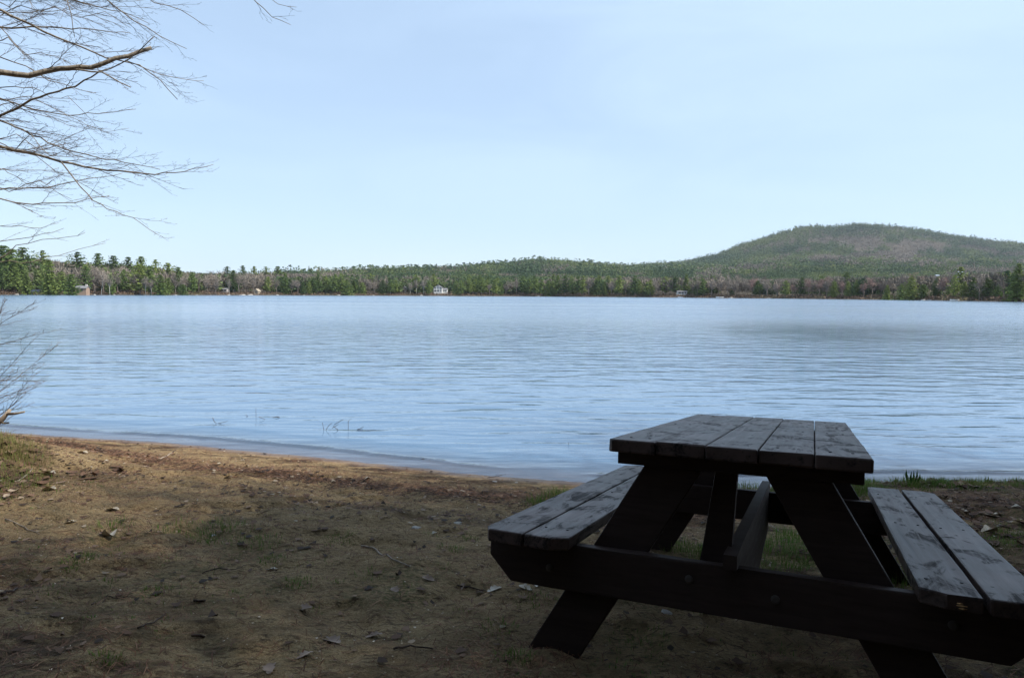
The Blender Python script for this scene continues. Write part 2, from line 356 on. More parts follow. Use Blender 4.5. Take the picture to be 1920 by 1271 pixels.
# ------------------------------------------------------------------ far trees
def cards(Cn, size, flat=1., r=None):
    r = r or rng; n = len(Cn); a = r.normal(size=(n, 3)); b = r.normal(size=(n, 3)); a[:, 2] *= flat; b[:, 2] *= flat
    a /= np.linalg.norm(a, axis=1)[:, None]; b -= a*(a*b).sum(1)[:, None]*.8; b /= np.linalg.norm(b, axis=1)[:, None]; s = np.reshape(size, (-1, 1))
    V = np.stack([Cn+a*s, Cn+b*s*.8, Cn-(a+b)*s*.55], 1).reshape(-1, 3); return V
def tri(V): return np.arange(len(V)).reshape(-1, 3)
def conifer_crown(kind, seed):               # unit height 1
    r = np.random.default_rng(seed); P_ = []; sz = []
    lv = {'pine': 15, 'spruce': 17, 'hemlock': 15, 'cedar': 14}[kind]; z0 = {'pine': .2, 'spruce': .07, 'hemlock': .04, 'cedar': .03}[kind]
    for i in range(lv):
        t_ = i/(lv-1); z = z0+(1-z0)*t_
        if kind == 'pine': R_ = .21*math.sin(math.pi*min(.98, .25+.72*t_))**.8*r.uniform(.65, 1.2)
        elif kind == 'spruce': R_ = .25*(1-t_)**.8*r.uniform(.88, 1.1)+.012
        elif kind == 'hemlock': R_ = .27*(1-t_**1.8)**.7*r.uniform(.85, 1.12)+.02
        else: R_ = .19*math.sin(math.pi*min(1, .3+.68*t_))**.6*r.uniform(.85, 1.1)+.01
        nb = {'pine': 6, 'spruce': 9, 'hemlock': 10, 'cedar': 10}[kind]; ph = r.uniform(0, 6)
        for j in range(nb):
            zj = r.uniform(-.035, .035)
            if kind == 'pine' and r.random() < .22: continue
            q = ph+j*2*math.pi/nb+r.uniform(-.25, .25); L = R_*r.uniform(.7, 1.1)
            rise = {'pine': .25, 'spruce': -.22, 'hemlock': -.1, 'cedar': .35}[kind]
            for k in range(5):
                f = (k+.6)/5; c = np.array([math.cos(q)*L*1.3*f, math.sin(q)*L*1.3*f, z+rise*L*f+(zj if kind == 'pine' else zj*.35)])
                for _ in range(2):
                    P_.append(c+r.normal(size=3)*np.array([.016, .016, .008])); sz.append(.048*(1.2-.45*f)*r.uniform(.7, 1.3)*(1.12-.5*t_))
    P_.append([0, 0, .985]); sz.append(.03)
    P_ = np.array(P_); P_[:, 2] = np.minimum(P_[:, 2], 1); return cards(P_, np.array(sz), {'pine': .8, 'spruce': .5, 'hemlock': .8, 'cedar': 1}[kind], r)
def con_trunk(seed, fork=0):
    b = MB(); b.tube([(0, 0, -.04), (0, 0, .1), (.004, 0, .5), (0, 0, .93)], [.016, .014, .010, .002], 6); return np.concatenate(b.V), b.F
def bare_tree(seed, birch=False):
    r = np.random.default_rng(seed); b = MB(); lean = r.uniform(-.05, .05)
    tp = [(0, 0, -.04), (lean*.3, 0, .2), (lean, .01, .45)]; b.tube(tp, [.014, .012, .008], 5)
    tips = []
    for j in range(7):
        q = r.uniform(0, 6.28); z = r.uniform(.28, .48); L = r.uniform(.22, .5); out = r.uniform(.25, .75); s_ = Vector((lean*z/.45, 0, z))
        e = s_+Vector((math.cos(q)*out*L*.6, math.sin(q)*out*L*.6, L)); mid_ = (s_+e)/2+Vector(tuple(r.normal(size=3)*.02))
        b.tube([s_, mid_, e], [.007, .0045, .0015], 4); tips += [mid_, e, (mid_+e)/2]
    b.tube([(lean, .01, .45), (lean*1.2, .0, .7), (lean, .02, .95)], [.008, .005, .001], 4); tips += [Vector((lean, 0, .6)), Vector((lean, 0, .75)), Vector((lean, 0, .85))]
    V = []
    n = 330
    for i in range(n):
        c = tips[int(r.integers(len(tips)))]; d = Vector(tuple(r.normal(size=3))); d.z = abs(d.z)*.8+.2; d.normalize(); c = Vector(c)+Vector(tuple(r.normal(size=3)*np.array([.05, .05, .04])))
        L = r.uniform(.05, .15); s_ = Vector(tuple(r.normal(size=3))).cross(d).normalized()*r.uniform(.0045, .009); e = c+d*L
        if e.z > 1.0: e.z = 1.0
        V += [c-s_, c+s_, e]
    return (np.concatenate(b.V), b.F), np.array([tuple(v) for v in V])
protos = {}
for k in ('pine', 'spruce', 'hemlock', 'cedar'):
    L = []
    for s_ in range(4 if k != 'pine' else 6):
        V = conifer_crown(k, 40+s_*7+len(k)); tv, tf = con_trunk(s_)
        L.append((meshdata('crown', V, tri(V), m_con), meshdata('trunk', tv, tf, m_trunk, True)))
    protos[k] = L
for k, mt, mc in (('bare', m_trunk, m_bare), ('red', m_trunk, m_red), ('birch', m_birch, m_bare)):
    L = []
    for s_ in range(5):
        (tv, tf), cv = bare_tree(90+s_*3+len(k)); L.append((meshdata('crown', cv, tri(cv), mc), meshdata('trunk', tv, tf, mt, True)))
    protos[k] = L
NAMES = dict(pine='pine_tree', spruce='spruce_tree', hemlock='hemlock_tree', cedar='cedar_tree', bare='bare_tree', red='budding_tree', birch='birch_tree')
TRN = []
def put_tree(kind, u, d, H, label, group=None, wide=1., cat='tree', sink=.2):
    x = (u-960)/F*d; z = float(terr(u, d))-sink
    o = empty(NAMES[kind], (x, d, z), random.uniform(0, 6.28)); o.scale = (H*wide, H*wide, H)
    tag(o, label, cat, group)
    cm, tm = random.choice(protos[kind])
    for nm, me in (('trunk', tm), ('crown', cm)):
        link(bpy.data.objects.new(nm, me), o)
    TRN.append((u, d)); return o
def hz(u): return 546.5+.0055*u
def put_top(kind, u, vtop, d, label, wide=1., group=None):
    z = float(terr(u, d)); ztop = EYE+(hz(u)-vtop)/F*d; return put_tree(kind, u, d, max(3., ztop-z+.2), label, group, wide*(1.3 if kind == 'pine' else 1.1))

# named trees, one by one
for a in [
 ('spruce', 95, 489, 329, 'tall layered spruce on the far left shore before the bare trees', 1.05),
 ('pine', 148, 474, 440, 'twin topped pine above the bare trees behind the stone chimney house', 1.15),
 ('pine', 136, 515, 330, 'bushy light green pine on the shore left of the chimney house', 1.35),
 ('pine', 10, 462, 345, 'tallest pine at the left edge of the far wood', 1.1),
 ('pine', 24, 468, 350, 'pine second from the left edge of the far wood', 1.2),
 ('pine', 46, 466, 380, 'round topped pine behind the left edge of the far wood', 1.3),
 ('pine', 83, 471, 440, 'small dark pine tip above the layered spruce', 1.0),
 ('spruce', 52, 511, 335, 'short yellow green conifer left of the layered spruce', 1.2),
 ('pine', 187, 476, 470, 'first of the pines standing clear above the grey hillside wood', 1.0),
 ('pine', 215, 481, 470, 'wide low pine on the grey hillside skyline', 1.2),
 ('pine', 243, 483, 475, 'narrow pine on the skyline above the forked white trunks', .9),
 ('pine', 267, 482, 470, 'high pointed pine above the forked white trunks', 1.1),
 ('pine', 294, 488, 480, 'slender pine right of the high pointed pine', .8),
 ('pine', 317, 494, 480, 'dark broad pine where the left skyline starts to fall', 1.3),
 ('pine', 336, 502, 480, 'last small pine on the falling left skyline', 1.1),
 ('pine', 263, 497, 392, 'tall light green pine just left of the forked white trunks', 1.15),
 ('pine', 283, 500, 393, 'light green pine with its crown above the forked white trunks', 1.0),
 ('spruce', 303, 516, 388, 'yellow green cone shaped conifer right of the forked white trunks', 1.35),
 ('cedar', 344, 534, 398, 'small green shore conifer beside pale shore rocks', 1.5),
 ('birch', 274, 515, 387, 'forked white trunked birch on the shore, left of its pair', .9),
 ('birch', 285, 520, 387, 'leaning white trunked birch on the shore, right of its pair', .9),
 ('birch', 191, 505, 365, 'pale trunked birch right of the chimney house', .8),
 ('birch', 207, 512, 365, 'slim pale birch farther right of the chimney house', .8),
 ('birch', 431, 521, 455, 'single white birch trunk right of the low cottage', .7),
 ('pine', 427, 500, 640, 'two tipped pine alone on the low skyline', .9),
 ('pine', 457, 499, 640, 'pointed pine on the low skyline right of the two tipped pine', .9),
 ('pine', 478, 500, 640, 'third pine in the row on the low skyline', .9),
 ('pine', 500, 501, 640, 'fourth pine in the row on the low skyline', 1.1),
 ('pine', 522, 500, 640, 'fifth pine in the row on the low skyline', 1.1),
 ('pine', 1190, 518, 508, 'tall green pine on the shore left of the white boathouse', 1.1),
 ('pine', 1218, 527, 502, 'short dense pine second left of the white boathouse', 1.35),
 ('pine', 1247, 519, 500, 'yellow green pine rising left of the white boathouse', 1.2),
 ('pine', 1264, 520, 496, 'bright sided pine directly behind the white boathouse', 1.4),
 ('spruce', 1285, 515, 500, 'slim dark spruce right of the white boathouse', 1.0),
 ('hemlock', 1313, 521, 470, 'dark rounded evergreen, left half of the big shore clump', 1.05),
 ('pine', 1334, 519, 468, 'wide pine with bright right side in the big shore clump', 1.6),
 ('pine', 1358, 519, 520, 'thin yellowish pine right of the big shore clump', .9),
 ('pine', 1382, 521, 520, 'small headed pine among reddish bare trees', .9),
 ('cedar', 1371, 534, 450, 'low dark green conifer at the shore below the reddish trees', 1.1),
 ('pine', 1418, 527, 425, 'shaggy dark pine alone between reddish bare trees', 1.2),
 ('pine', 1502, 521, 395, 'loose green pine on the right shore, left of a darker one', 1.15),
 ('pine', 1537, 519, 385, 'darker broad pine on the right shore beside the loose green one', 1.3),
 ('cedar', 1587, 528, 352, 'narrow blackish conifer on the right shore', .95),
 ('spruce', 1603, 525, 350, 'ragged conifer leaning beside the narrow blackish one', 1.0),
 ('spruce', 1661, 535, 312, 'small blue dark spruce above the white shore boulders', 1.2),
 ('hemlock', 1688, 533, 300, 'dark green shore hemlock, left of the bright green tree', 1.2),
 ('hemlock', 1706, 518, 300, 'bright green rounded tree with yellow top on the right shore', 1.0),
 ('cedar', 1729, 534, 296, 'mid green bushy tree right of the bright green rounded one', 1.5),
 ('cedar', 1752, 525, 300, 'thin twin topped conifer on the right shore', 1.1),
 ('hemlock', 1776, 538, 285, 'low shaded evergreen between two taller shore trees', 1.5),
 ('spruce', 1806, 528, 270, 'dark pointed tree, first of the right hand evergreen clump', 1.15),
 ('spruce', 1822, 521, 268, 'tallest pointed tree of the right hand evergreen clump', 1.2),
 ('hemlock', 1848, 522, 258, 'very wide dark evergreen of the right hand clump', 1.45),
 ('hemlock', 1870, 534, 250, 'olive rounded evergreen closing the right hand clump', 1.3),
 ('cedar', 1873, 514, 300, 'brownish tall cedar top behind the right hand clump', .8),
 ('spruce', 1905, 496, 236, 'large blue green layered spruce at the right edge of the photo', 1.15)]:
    k, u, v, d, lab, wd = a; put_top(k, u, v, d, lab, wd)

# rows of trees right behind the shore
def conw(u):            # share of conifers along the shore
    return np.interp(u, [-300, 0, 60, 120, 330, 480, 520, 620, 760, 900, 1160, 1180, 1300, 1400, 1440, 1680, 1920, 2300], [.8, .75, .6, .15, .2, .25, .55, .75, .6, .75, .85, .35, .45, .2, .1, .25, .5, .5])
STR = [(-400, 330, 'left'), (330, 760, 'middle left'), (760, 1180, 'middle'), (1180, 1480, 'middle right'), (1480, 2400, 'right')]
u = -170; nc = nb = 0; k = 0
rows = []
for row, (off, step) in enumerate(((6, 1.0), (17, 1.1), (32, 1.25))):
    u = -150+row*5.
    while u < 2080:
        d = float(D0(u))+off+random.uniform(-4, 5); rows.append((u, d)); u += step*F*random.uniform(3.2, 5.6)/d*1.15
for (u, d) in rows:
    if any(abs(u-a)*d/F < 2.4 and abs(d-b) < 7 for a, b in TRN): continue
    if (806 < u < 852 or 1255 < u < 1297 or 64 < u < 78 or 752 < u < 768 or 416 < u < 430 or 476 < u < 490) and d < float(D0(u))+30: continue
    st_ = next(n for a, b, n in STR if a <= u < b)
    isc = random.random() < conw(u)
    if isc and nc < 235:
        kd = random.choices(['pine', 'spruce', 'hemlock', 'cedar'], [6, 1, 1.5, 1.5])[0]
        H = random.uniform(10.5, 16)*(1.0 if kd == 'pine' else .8)*(.8 if u > 1440 else 1)
        put_tree(kd, u, d, H, {'pine': 'green pine', 'spruce': 'cone shaped spruce', 'hemlock': 'rounded dark hemlock', 'cedar': 'narrow cedar'}[kd]+' in the dense tree row on the far shore, '+st_+' stretch', NAMES[kd].replace('_', ' ')+'s in the '+st_+' far shore row', random.uniform(1.0, 1.4)); nc += 1
    elif nb < 285:
        kd = 'red' if (1400 < u < 1660 or 1700 < u < 1800) and random.random() < .6 else ('birch' if random.random() < .16 else 'bare')
        H = random.uniform(10, 15)*(.8 if u > 1440 else 1)
        put_tree(kd, u, d, H, {'red': 'reddish budding bare tree', 'birch': 'pale trunked leafless birch', 'bare': 'leafless grey brown tree'}[kd]+' in the tree row on the far shore, '+st_+' stretch', NAMES[kd].replace('_', ' ')+'s in the '+st_+' far shore row', random.uniform(1.0, 1.35)); nb += 1

# the wood behind as two masses
def scatter(n, seed):
    r = np.random.default_rng(seed); u = r.uniform(-330, 2250, n)
    lo = D0(u)+15; q = r.random(n); d = lo+(2600-lo)*q**1.35; return u, d, r
def conmask(u, d):
    n = fbm(u/70, np.log(d)*9, 1., 120, 3)*.85+fbm(u/22, np.log(d)*30, 1., 130, 2)*.15+(fbm(u/45, d/90, 1, 140, 2)-.5)*.25*(d > 1100)
    bias = np.interp(u, [-500, 0, 60, 130, 330, 470, 560, 850, 1150, 1300, 1500, 1920], [.1, .08, .02, -.17, -.13, -.10, .03, .07, .05, .0, -.04, -.04])
    band = np.where((u > 1350) & (d > 900) & (d < 1250), .12, 0)+np.where((u > 1350) & (d < 860), -.10, 0)+np.where((u > 1300) & (d > 1250) & (d < 1700), -.05, 0)
    crest = np.where((d > 1150)&(u > 1200), .06, 0)+np.where((d > 2120)&(r.random(len(u)) < .8), .3, 0)+np.where((u > 560)&(u < 1230)&(d > 1350)&(r.random(len(u)) < .8), .3, 0)+0
    return n+bias+band+crest > .462+.022*(u > 1300)*(d > 900)
u, d, r = scatter(190000, 5); z = terr(u, d)
gu = np.arange(-340, 2261, 4.); gd = np.linspace(60, 2700, 500); UU, DDD = np.meshgrid(gu, gd); EL = np.where(DDD > D0(UU), (terr(UU, DDD)-EYE+2)/DDD, -1); EL = np.maximum.accumulate(EL, 0)
iu = np.clip(((u+340)/4).astype(int), 0, len(gu)-1); idd = np.clip(((d-8-60)/(2640/499)).astype(int), 0, 499)
vis = (z+13-EYE)/d > EL[idd, iu]-.0012
for a_, b_, dm in ((808, 850, 566), (1255, 1297, 496), (62, 80, 338), (150, 160, 345), (752, 767, 562), (414, 431, 468), (474, 491, 480), (1784, 1810, 765), (1746, 1760, 765)): vis &= ~((u > a_)&(u < b_)&(d < dm))
u, d, z = u[vis], d[vis], z[vis]; cm = conmask(u, d); print('mass trees', len(u), cm.sum())
dmin = np.interp(u, [-500, 300, 420, 2500], [0, 0, 0, 0])
def mass(name, sel, tmplN, kind, matl, label, cat):
    uu, dd, zz = u[sel], d[sel], z[sel]; n = len(uu); V = []; TI = []
    H = r.uniform(8, 13.5, n)*np.where((r.random(n) < .12)&(dd > 1000), 1.4, 1.)*np.where(dd > 1000, 1.25 if kind == 'con' else 1.05, .9)*np.where((uu > 1350) & (dd < 900), .8, 1); rr = r.uniform(.8, 1.2, n)*np.where(dd > 1300, 1.6, 1.05)
    tm = []
    for k_ in range(8):
        q = np.random.default_rng(300+k_)
        if kind == 'con':
            m_ = tmplN; zz_ = q.random(m_)**.8*.8+.2; R_ = .22*np.clip(1.08-zz_, .05, 1)**.6; a_ = q.uniform(0, 6.28, m_); f_ = np.sqrt(q.random(m_))
            P_ = np.stack([np.cos(a_)*R_*f_, np.sin(a_)*R_*f_, zz_], 1); P_[0] = (0, 0, .97); T0 = cards(P_, q.uniform(.11, .18, m_)*np.clip(1.35-zz_, .4, 1), .5, q)
        else:
            m_ = tmplN; v = q.normal(size=(m_, 3)); v /= np.linalg.norm(v, axis=1)[:, None]; f_ = q.random(m_)**.4
            P_ = v*np.stack([f_*.24, f_*.24, f_*.30], 1)+np.array([0, 0, .66]); L = q.uniform(.07, .15, m_)[:, None]; dr = v*.6+np.array([0, 0, .6])+q.normal(size=(m_, 3))*.25
            sdv = np.cross(dr, q.normal(size=(m_, 3))); sdv /= np.linalg.norm(sdv, axis=1)[:, None]; wd = q.uniform(.025, .05, m_)[:, None]
            T0 = np.stack([P_-sdv*wd, P_+sdv*wd, P_+dr*L], 1).reshape(-1, 3)
        tm.append(T0)
    x = (uu-960)/F*dd; kk = r.integers(0, 8, n); tint = np.clip(.56+(r.random(n)-.5)*.38+(fbm(uu/70, np.log(dd)*11, 1, 150)-.5)*1.8, 0, 1)
    for k_ in range(8):
        s_ = np.where(kk == k_)[0]; T0 = tm[k_]
        if not len(s_): continue
        a_ = r.uniform(0, 6.28, len(s_)); ca, sa = np.cos(a_)[:, None], np.sin(a_)[:, None]
        sx = (H*rr)[s_][:, None]; X = (T0[:, 0]*ca-T0[:, 1]*sa)*sx+x[s_][:, None]; Y = (T0[:, 0]*sa+T0[:, 1]*ca)*sx+dd[s_][:, None]; Z = T0[:, 2]*H[s_][:, None]+zz[s_][:, None]-.3
        V.append(np.stack([X, Y, Z], -1).reshape(-1, 3)); TI.append(np.repeat(tint[s_], len(T0)))
    V = np.concatenate(V); o = obj(name, V, tri(V), matl, None, False, dict(tint=np.concatenate(TI))); tag(o, label, cat, kind='stuff')
mass('evergreen_wood', cm, 20, 'con', m_con_s, 'dark green evergreen wood covering the hills beyond the lake', 'forest')
mass('leafless_wood', ~cm, 24, 'bare', m_bare_s, 'grey brown leafless wood covering the hills beyond the lake', 'forest')
# low shrubs on the far waterline
n = 26000; uu = rng.uniform(-300, 2250, n); dd = D0(uu)+rng.uniform(-.5, 8, n)+rng.random(n)**3*20; zz = terr(uu, dd)
P_ = np.stack([(uu-960)/F*dd, dd, zz+rng.uniform(0, 1.2, n)*(.4+fbm(uu, uu*0, .05, 160))], 1); V = cards(P_, rng.uniform(.25, .7, n))
o = obj('shore_shrubs', V, tri(V), m_shrub, None, False, dict(tint=np.repeat(np.clip(fbm(uu, uu*0, .03, 170)*1.0+rng.uniform(-.2, .2, n), 0, 1), 3))); tag(o, 'low reddish brown shrubs lining the far waterline', 'shrubs', kind='stuff')

# rocks on the far shore
def rock_mesh(seed, sub=2):
    bm = bmesh.new(); bmesh.ops.create_icosphere(bm, subdivisions=sub, radius=1); q = np.random.default_rng(seed); ph = q.uniform(0, 9, 6)
    for v in bm.verts:
        c = v.co; f = 1+.22*math.sin(3*c.x+ph[0])*math.cos(2.6*c.y+ph[1])+.15*math.sin(5*c.z+4*c.x+ph[2])+.05*q.normal(); v.co = c*f
    m = bpy.data.meshes.new('rock'); bm.to_mesh(m); bm.free(); m.materials.append(m_stone); return m
rmesh = [rock_mesh(i) for i in range(4)]
q = np.random.default_rng(9)
for u in list(q.choice([33, 45, 100, 112, 170, 178, 215, 330, 341, 350, 370, 430, 437, 455, 470, 520, 570, 635, 700, 790, 905, 1010], 18, False))+[1345, 1352, 1369, 1440, 1655, 1662, 1668, 1730, 1742]:
    dq = float(D0(u))+.3; o = link(bpy.data.objects.new('shore_rock', random.choice(rmesh))); s_ = q.uniform(.35, .8)*(dq/400)
    o.location = ((u-960)/F*dq, dq, .15); o.scale = (s_*q.uniform(1.2, 2.4), s_, s_*.55); o.rotation_euler = (0, 0, q.uniform(-.5, .5))
    tag(o, 'pale boulder at the waterline of the far '+('left' if u < 1000 else 'right')+' shore', 'rock', 'boulders along the far '+('left' if u < 1000 else 'right')+' waterline')

# ------------------------------------------------------------------ far houses
def flat(name, c, r=.8): return mat(name, c, r)
m_white = flat('white_siding', (.66, .66, .64)); m_glass = mat('dark_glass', (.03, .04, .05), .15, .6); m_roofg = flat('grey_roof', (.16, .16, .17)); m_roofb = flat('blue_grey_roof', (.30, .36, .44))
m_tan = flat('tan_siding', (.30, .25, .19)); m_fieldstone = flat('grey_stonework', (.42, .38, .35)); m_orange = flat('cedar_siding', (.26, .18, .13)); m_found = flat('foundation', (.3, .29, .27))
def boxv(a, b):
    x0, y0, z0 = a; x1, y1, z1 = b
    return [(x0, y0, z0), (x1, y0, z0), (x1, y1, z0), (x0, y1, z0), (x0, y0, z1), (x1, y0, z1), (x1, y1, z1), (x0, y1, z1)], [(0, 3, 2, 1), (4, 5, 6, 7), (0, 1, 5, 4), (1, 2, 6, 5), (2, 3, 7, 6), (3, 0, 4, 7)]
def addbox(b, a, c): V, Fc = boxv(a, c); b.add(V, Fc)
def house(name, u, d, w_, l_, h_, rh, wm, rm, label, rz=0, wins=(), gable_front=True, chimney=False, lift=0, cat='house', posts=False):
    x = (u-960)/F*d; z = float(terr(u, d)); o = empty(name, (x, d, z+lift), rz); tag(o, label, cat)
    b = MB()
    if posts:
        for sx in (-1, 1):
            for sy in (-1, 1): addbox(b, (sx*w_*.45-.12, sy*l_*.45-.12, -1-lift), (sx*w_*.45+.12, sy*l_*.45+.12, h_))
        b.build('post', wm, o)
    else:
        a = w_/2; q_ = l_/2
        if gable_front: V = [(-a, -q_, -1-lift), (a, -q_, -1-lift), (a, q_, -1-lift), (-a, q_, -1-lift), (-a, -q_, h_), (a, -q_, h_), (a, q_, h_), (-a, q_, h_), (0, -q_, h_+rh), (0, q_, h_+rh)]; Fc = [(0, 1, 5, 8, 4), (2, 3, 7, 9, 6), (1, 2, 6, 5), (3, 0, 4, 7), (4, 8, 9, 7), (5, 6, 9, 8)]
        else: V = [(-a, -q_, -1-lift), (a, -q_, -1-lift), (a, q_, -1-lift), (-a, q_, -1-lift), (-a, -q_, h_), (a, -q_, h_), (a, q_, h_), (-a, q_, h_), (-a, 0, h_+rh), (a, 0, h_+rh)]; Fc = [(0, 1, 5, 4), (2, 3, 7, 6), (1, 2, 6, 9, 5), (3, 0, 4, 8, 7), (4, 5, 9, 8), (6, 7, 8, 9)]
        b.add(V, Fc); b.build('wall', wm, o)
    e = .35; a = w_/2+e; q_ = l_/2+e; t_ = .18; z0 = h_-rh*e/(w_/2 if gable_front else l_/2)+.03; zr = h_+rh+.03
    if gable_front: pr = [(-a, z0), (0, zr), (a, z0), (a, z0+t_), (0, zr+t_), (-a, z0+t_)]; V = [(p[0], y, p[1]) for y in (-q_, q_) for p in pr]
    else: pr = [(-q_, z0), (0, zr), (q_, z0), (q_, z0+t_), (0, zr+t_), (-q_, z0+t_)]; V = [(xx, p[0], p[1]) for xx in (-a, a) for p in pr]
    Fc = [(0, 1, 4, 5), (1, 2, 3, 4), (11, 10, 7, 6), (10, 9, 8, 7)]+[(i, (i+1) % 6, (i+1) % 6+6, i+6) for i in range(6)]
    r_ = obj('roof', V, Fc, rm, o)
    if chimney: bb = MB(); addbox(bb, (w_*.30, -.5, h_), (w_*.30+.8, .4, h_+rh+.9)); bb.build('chimney', m_fieldstone, r_)
    for (wx_, wz, ww, wh) in wins:
        bb = MB(); addbox(bb, (wx_-ww/2, -l_/2-.06, wz), (wx_+ww/2, -l_/2+.05, wz+wh)); bb.build('window', m_glass, o)
    return o
house('gabled_house', 822, 557, 6.6, 9, 3.7, 2.0, m_white, m_roofg, 'white two storey house with front gable on the far middle shore', 0,
      [(-2.1, 2.9, 1.2, 1.0), (0, 2.9, 1.0, 1.0), (2.1, 2.9, 1.2, 1.0), (-2.0, .6, 1.5, 1.4), (.2, .6, 1.5, 1.4), (2.3, .6, .9, 1.4), (0, 4.4, .8, .7)], lift=.9)
house('long_annex', 833, 559, 5.0, 5, 2.3, .9, m_white, m_roofg, 'low white wing standing right of the white gabled house', 0, [(-1.6, .7, .8, .9), (-.2, .7, .8, .9), (1.3, .7, .9, .9)], False, lift=.9, cat='building')
house('small_house', 759, 556, 3.2, 5, 3.4, 1.4, m_tan, m_roofg, 'pale tan house half hidden by trees left of the white one', 0, [(-.7, .8, .9, 1.1), (.7, 2.3, .8, .8)], lift=.7)
house('chimney_house', 156, 345, 5.0, 4, 2.0, 1.0, m_orange, m_roofg, 'brown house with stone chimney among bare trees on the left shore', .15, [(-1.5, .6, 1.0, 1.0), (.4, .6, 1.0, 1.0)], False, True, 2.4)
house('shore_shelter', 71, 332, 3.4, 3, 1.7, .6, m_trunk, m_roofg, 'small open shelter on posts left of the layered spruce', 0, [], False, lift=.6, cat='shelter', posts=True)
house('low_cottage', 423, 463, 3.6, 4, 1.5, .7, m_fieldstone, m_roofg, 'low white cottage on the shore left of the white birch trunk', 0, [(-1.2, .5, .9, .9), (.8, .5, 1.1, .9)], False, lift=.6, cat='cottage')
house('tan_cabin', 483, 476, 2.8, 5, 1.9, 1.4, m_tan, m_tan, 'small tan cabin with steep roof on the far shore', 0, [(0, .8, .8, .9)], lift=.4, cat='cabin')
house('boathouse', 1277, 490, 6.5, 4, 1.5, .5, m_white, m_roofg, 'low white boathouse under the bright sided pine', 0, [(-1.9, .3, 1.6, .9), (.2, .3, 1.4, .9), (2.1, .3, 1.2, .9)], False, lift=.8, cat='boathouse')
house('hillside_house', 1796, 760, 7, 6, 2.2, 2.3, m_found, m_roofb, 'large blue grey roofed house up on the right hillside', .2, [(-2, .6, 1.2, 1.0), (1, .6, 1.2, 1.0)], False, lift=11)
house('hillside_shed', 1753, 760, 3.4, 3, 1.2, .7, m_tan, m_roofb, 'small pale shed left of the blue grey roofed hillside house', 0, [(0, .2, 1, .7)], False, lift=9.5, cat='shed')
# small boats on the far shore
def boat(u, label, s_=1.):
    d = float(D0(u))-.6; V = []; Fc = []; n_ = 9
    for i in range(n_):
        f = i/(n_-1)*2-1; wv = .55*(1-abs(f)**2.4)+.02; V += [(f*2.2, -wv, .55+.12*f*f), (f*2.2, -wv*.6, .05), (f*2.2, wv*.6, .05), (f*2.2, wv, .55+.12*f*f)]
    for i in range(n_-1):
        for k_ in range(3): Fc.append((i*4+k_, i*4+4+k_, i*4+5+k_, i*4+1+k_))
    o = obj('rowing_boat', V, Fc, m_white); o.location = ((u-960)/F*d, d, .1); o.scale = (s_,)*3; tag(o, label, 'boat'); md = o.modifiers.new('wall', 'SOLIDIFY'); md.thickness = .04
    b = MB(); addbox(b, (-.9, -.5, .38), (-.6, .5, .42)); addbox(b, (.6, -.5, .38), (.9, .5, .42)); b.build('bench', m_tan, o)
boat(1275, 'small white boat pulled up in front of the boathouse', .8)
boat(1349, 'white rowing boat on the shore right of the big evergreen clump', 1.1)
boat(1788, 'white boat moored by the dark evergreens on the right shore', .8)

# ------------------------------------------------------------------ picnic table
TM = Matrix(((.91632153, .3991236, .03248398, .60629), (-.40019595, .9098865, .10931493, 1.888675), (.01407344, -.11316758, .99347624, -.419171+EYE), (0, 0, 0, 1)))
TB = Matrix.Translation((0, 0, -.70))
table = bpy.data.objects.new('picnic_table', None); C.objects.link(table); table.matrix_world = TM @ TB
tag(table, 'dark brown wooden picnic table with two attached benches, on the sandy beach', 'picnic table')
def board(name, poly, z0, z1, m, parent=table, axis_='z', bev=.004, nz_=.0012, seg=.12, seed=0):
    """closed prism over poly; axis 'z': poly in x,y; axis 'y': poly in x,z, z0..z1 along y"""
    q = np.random.default_rng(seed+len(name)); bm = bmesh.new(); pts = []
    for i, p in enumerate(poly):
        a, b_ = np.array(p), np.array(poly[(i+1) % len(poly)]); n_ = max(1, int(np.linalg.norm(b_-a)/seg))
        for k_ in range(n_): pts.append(a+(b_-a)*k_/n_)
    V0 = [bm.verts.new((p[0], p[1], z0) if axis_ == 'z' else (p[0], z0, p[1])) for p in pts]
    V1 = [bm.verts.new((p[0], p[1], z1) if axis_ == 'z' else (p[0], z1, p[1])) for p in pts]
    bm.faces.new(V0); bm.faces.new(V1)
    for i in range(len(pts)): j = (i+1) % len(pts); bm.faces.new((V0[i], V0[j], V1[j], V1[i]))
    bmesh.ops.recalc_face_normals(bm, faces=bm.faces)
    sharp = [e for e in bm.edges if len(e.link_faces) == 2 and e.calc_face_angle() > .5]
    bmesh.ops.bevel(bm, geom=sharp, offset=bev, segments=2, affect='EDGES', profile=.6)
    for v in bm.verts: v.co += Vector(tuple(q.normal(size=3)*nz_*.4))
    bmesh.ops.translate(bm, verts=bm.verts, vec=(0, 0, .70))
    me = bpy.data.meshes.new(name); bm.to_mesh(me); bm.free(); me.materials.append(m)
    for p in me.polygons: p.use_smooth = False
    return link(bpy.data.objects.new(name, me), parent)
W2 = .3505; TL = 1.729; bw = 2*W2/5
offs = [0, .004, -.004, .003, -.002]; ends = [.0, -.006, .004, -.004, .006]
planks = []
for i in range(5):
    x0 = -W2+bw*i+.0016; x1 = x0+bw-.0032
    if i == 0: pl = [(x0+.012, offs[i]), (x1, offs[i]), (x1, TL+ends[i]), (x0, TL+ends[i]), (x0, offs[i]+.012)]
    else: pl = [(x0, offs[i]), (x1, offs[i]), (x1, TL+ends[i]), (x0, TL+ends[i])]
    planks.append(board('tabletop_board', pl, -.038+.0008*(i % 2), .0007*((i*3) % 4), m_top, seed=i, bev=.005))
XI, XO = .4457, .7161; xm = (XI+XO)/2; y0, y1 = -.0747, 1.709; c = .042
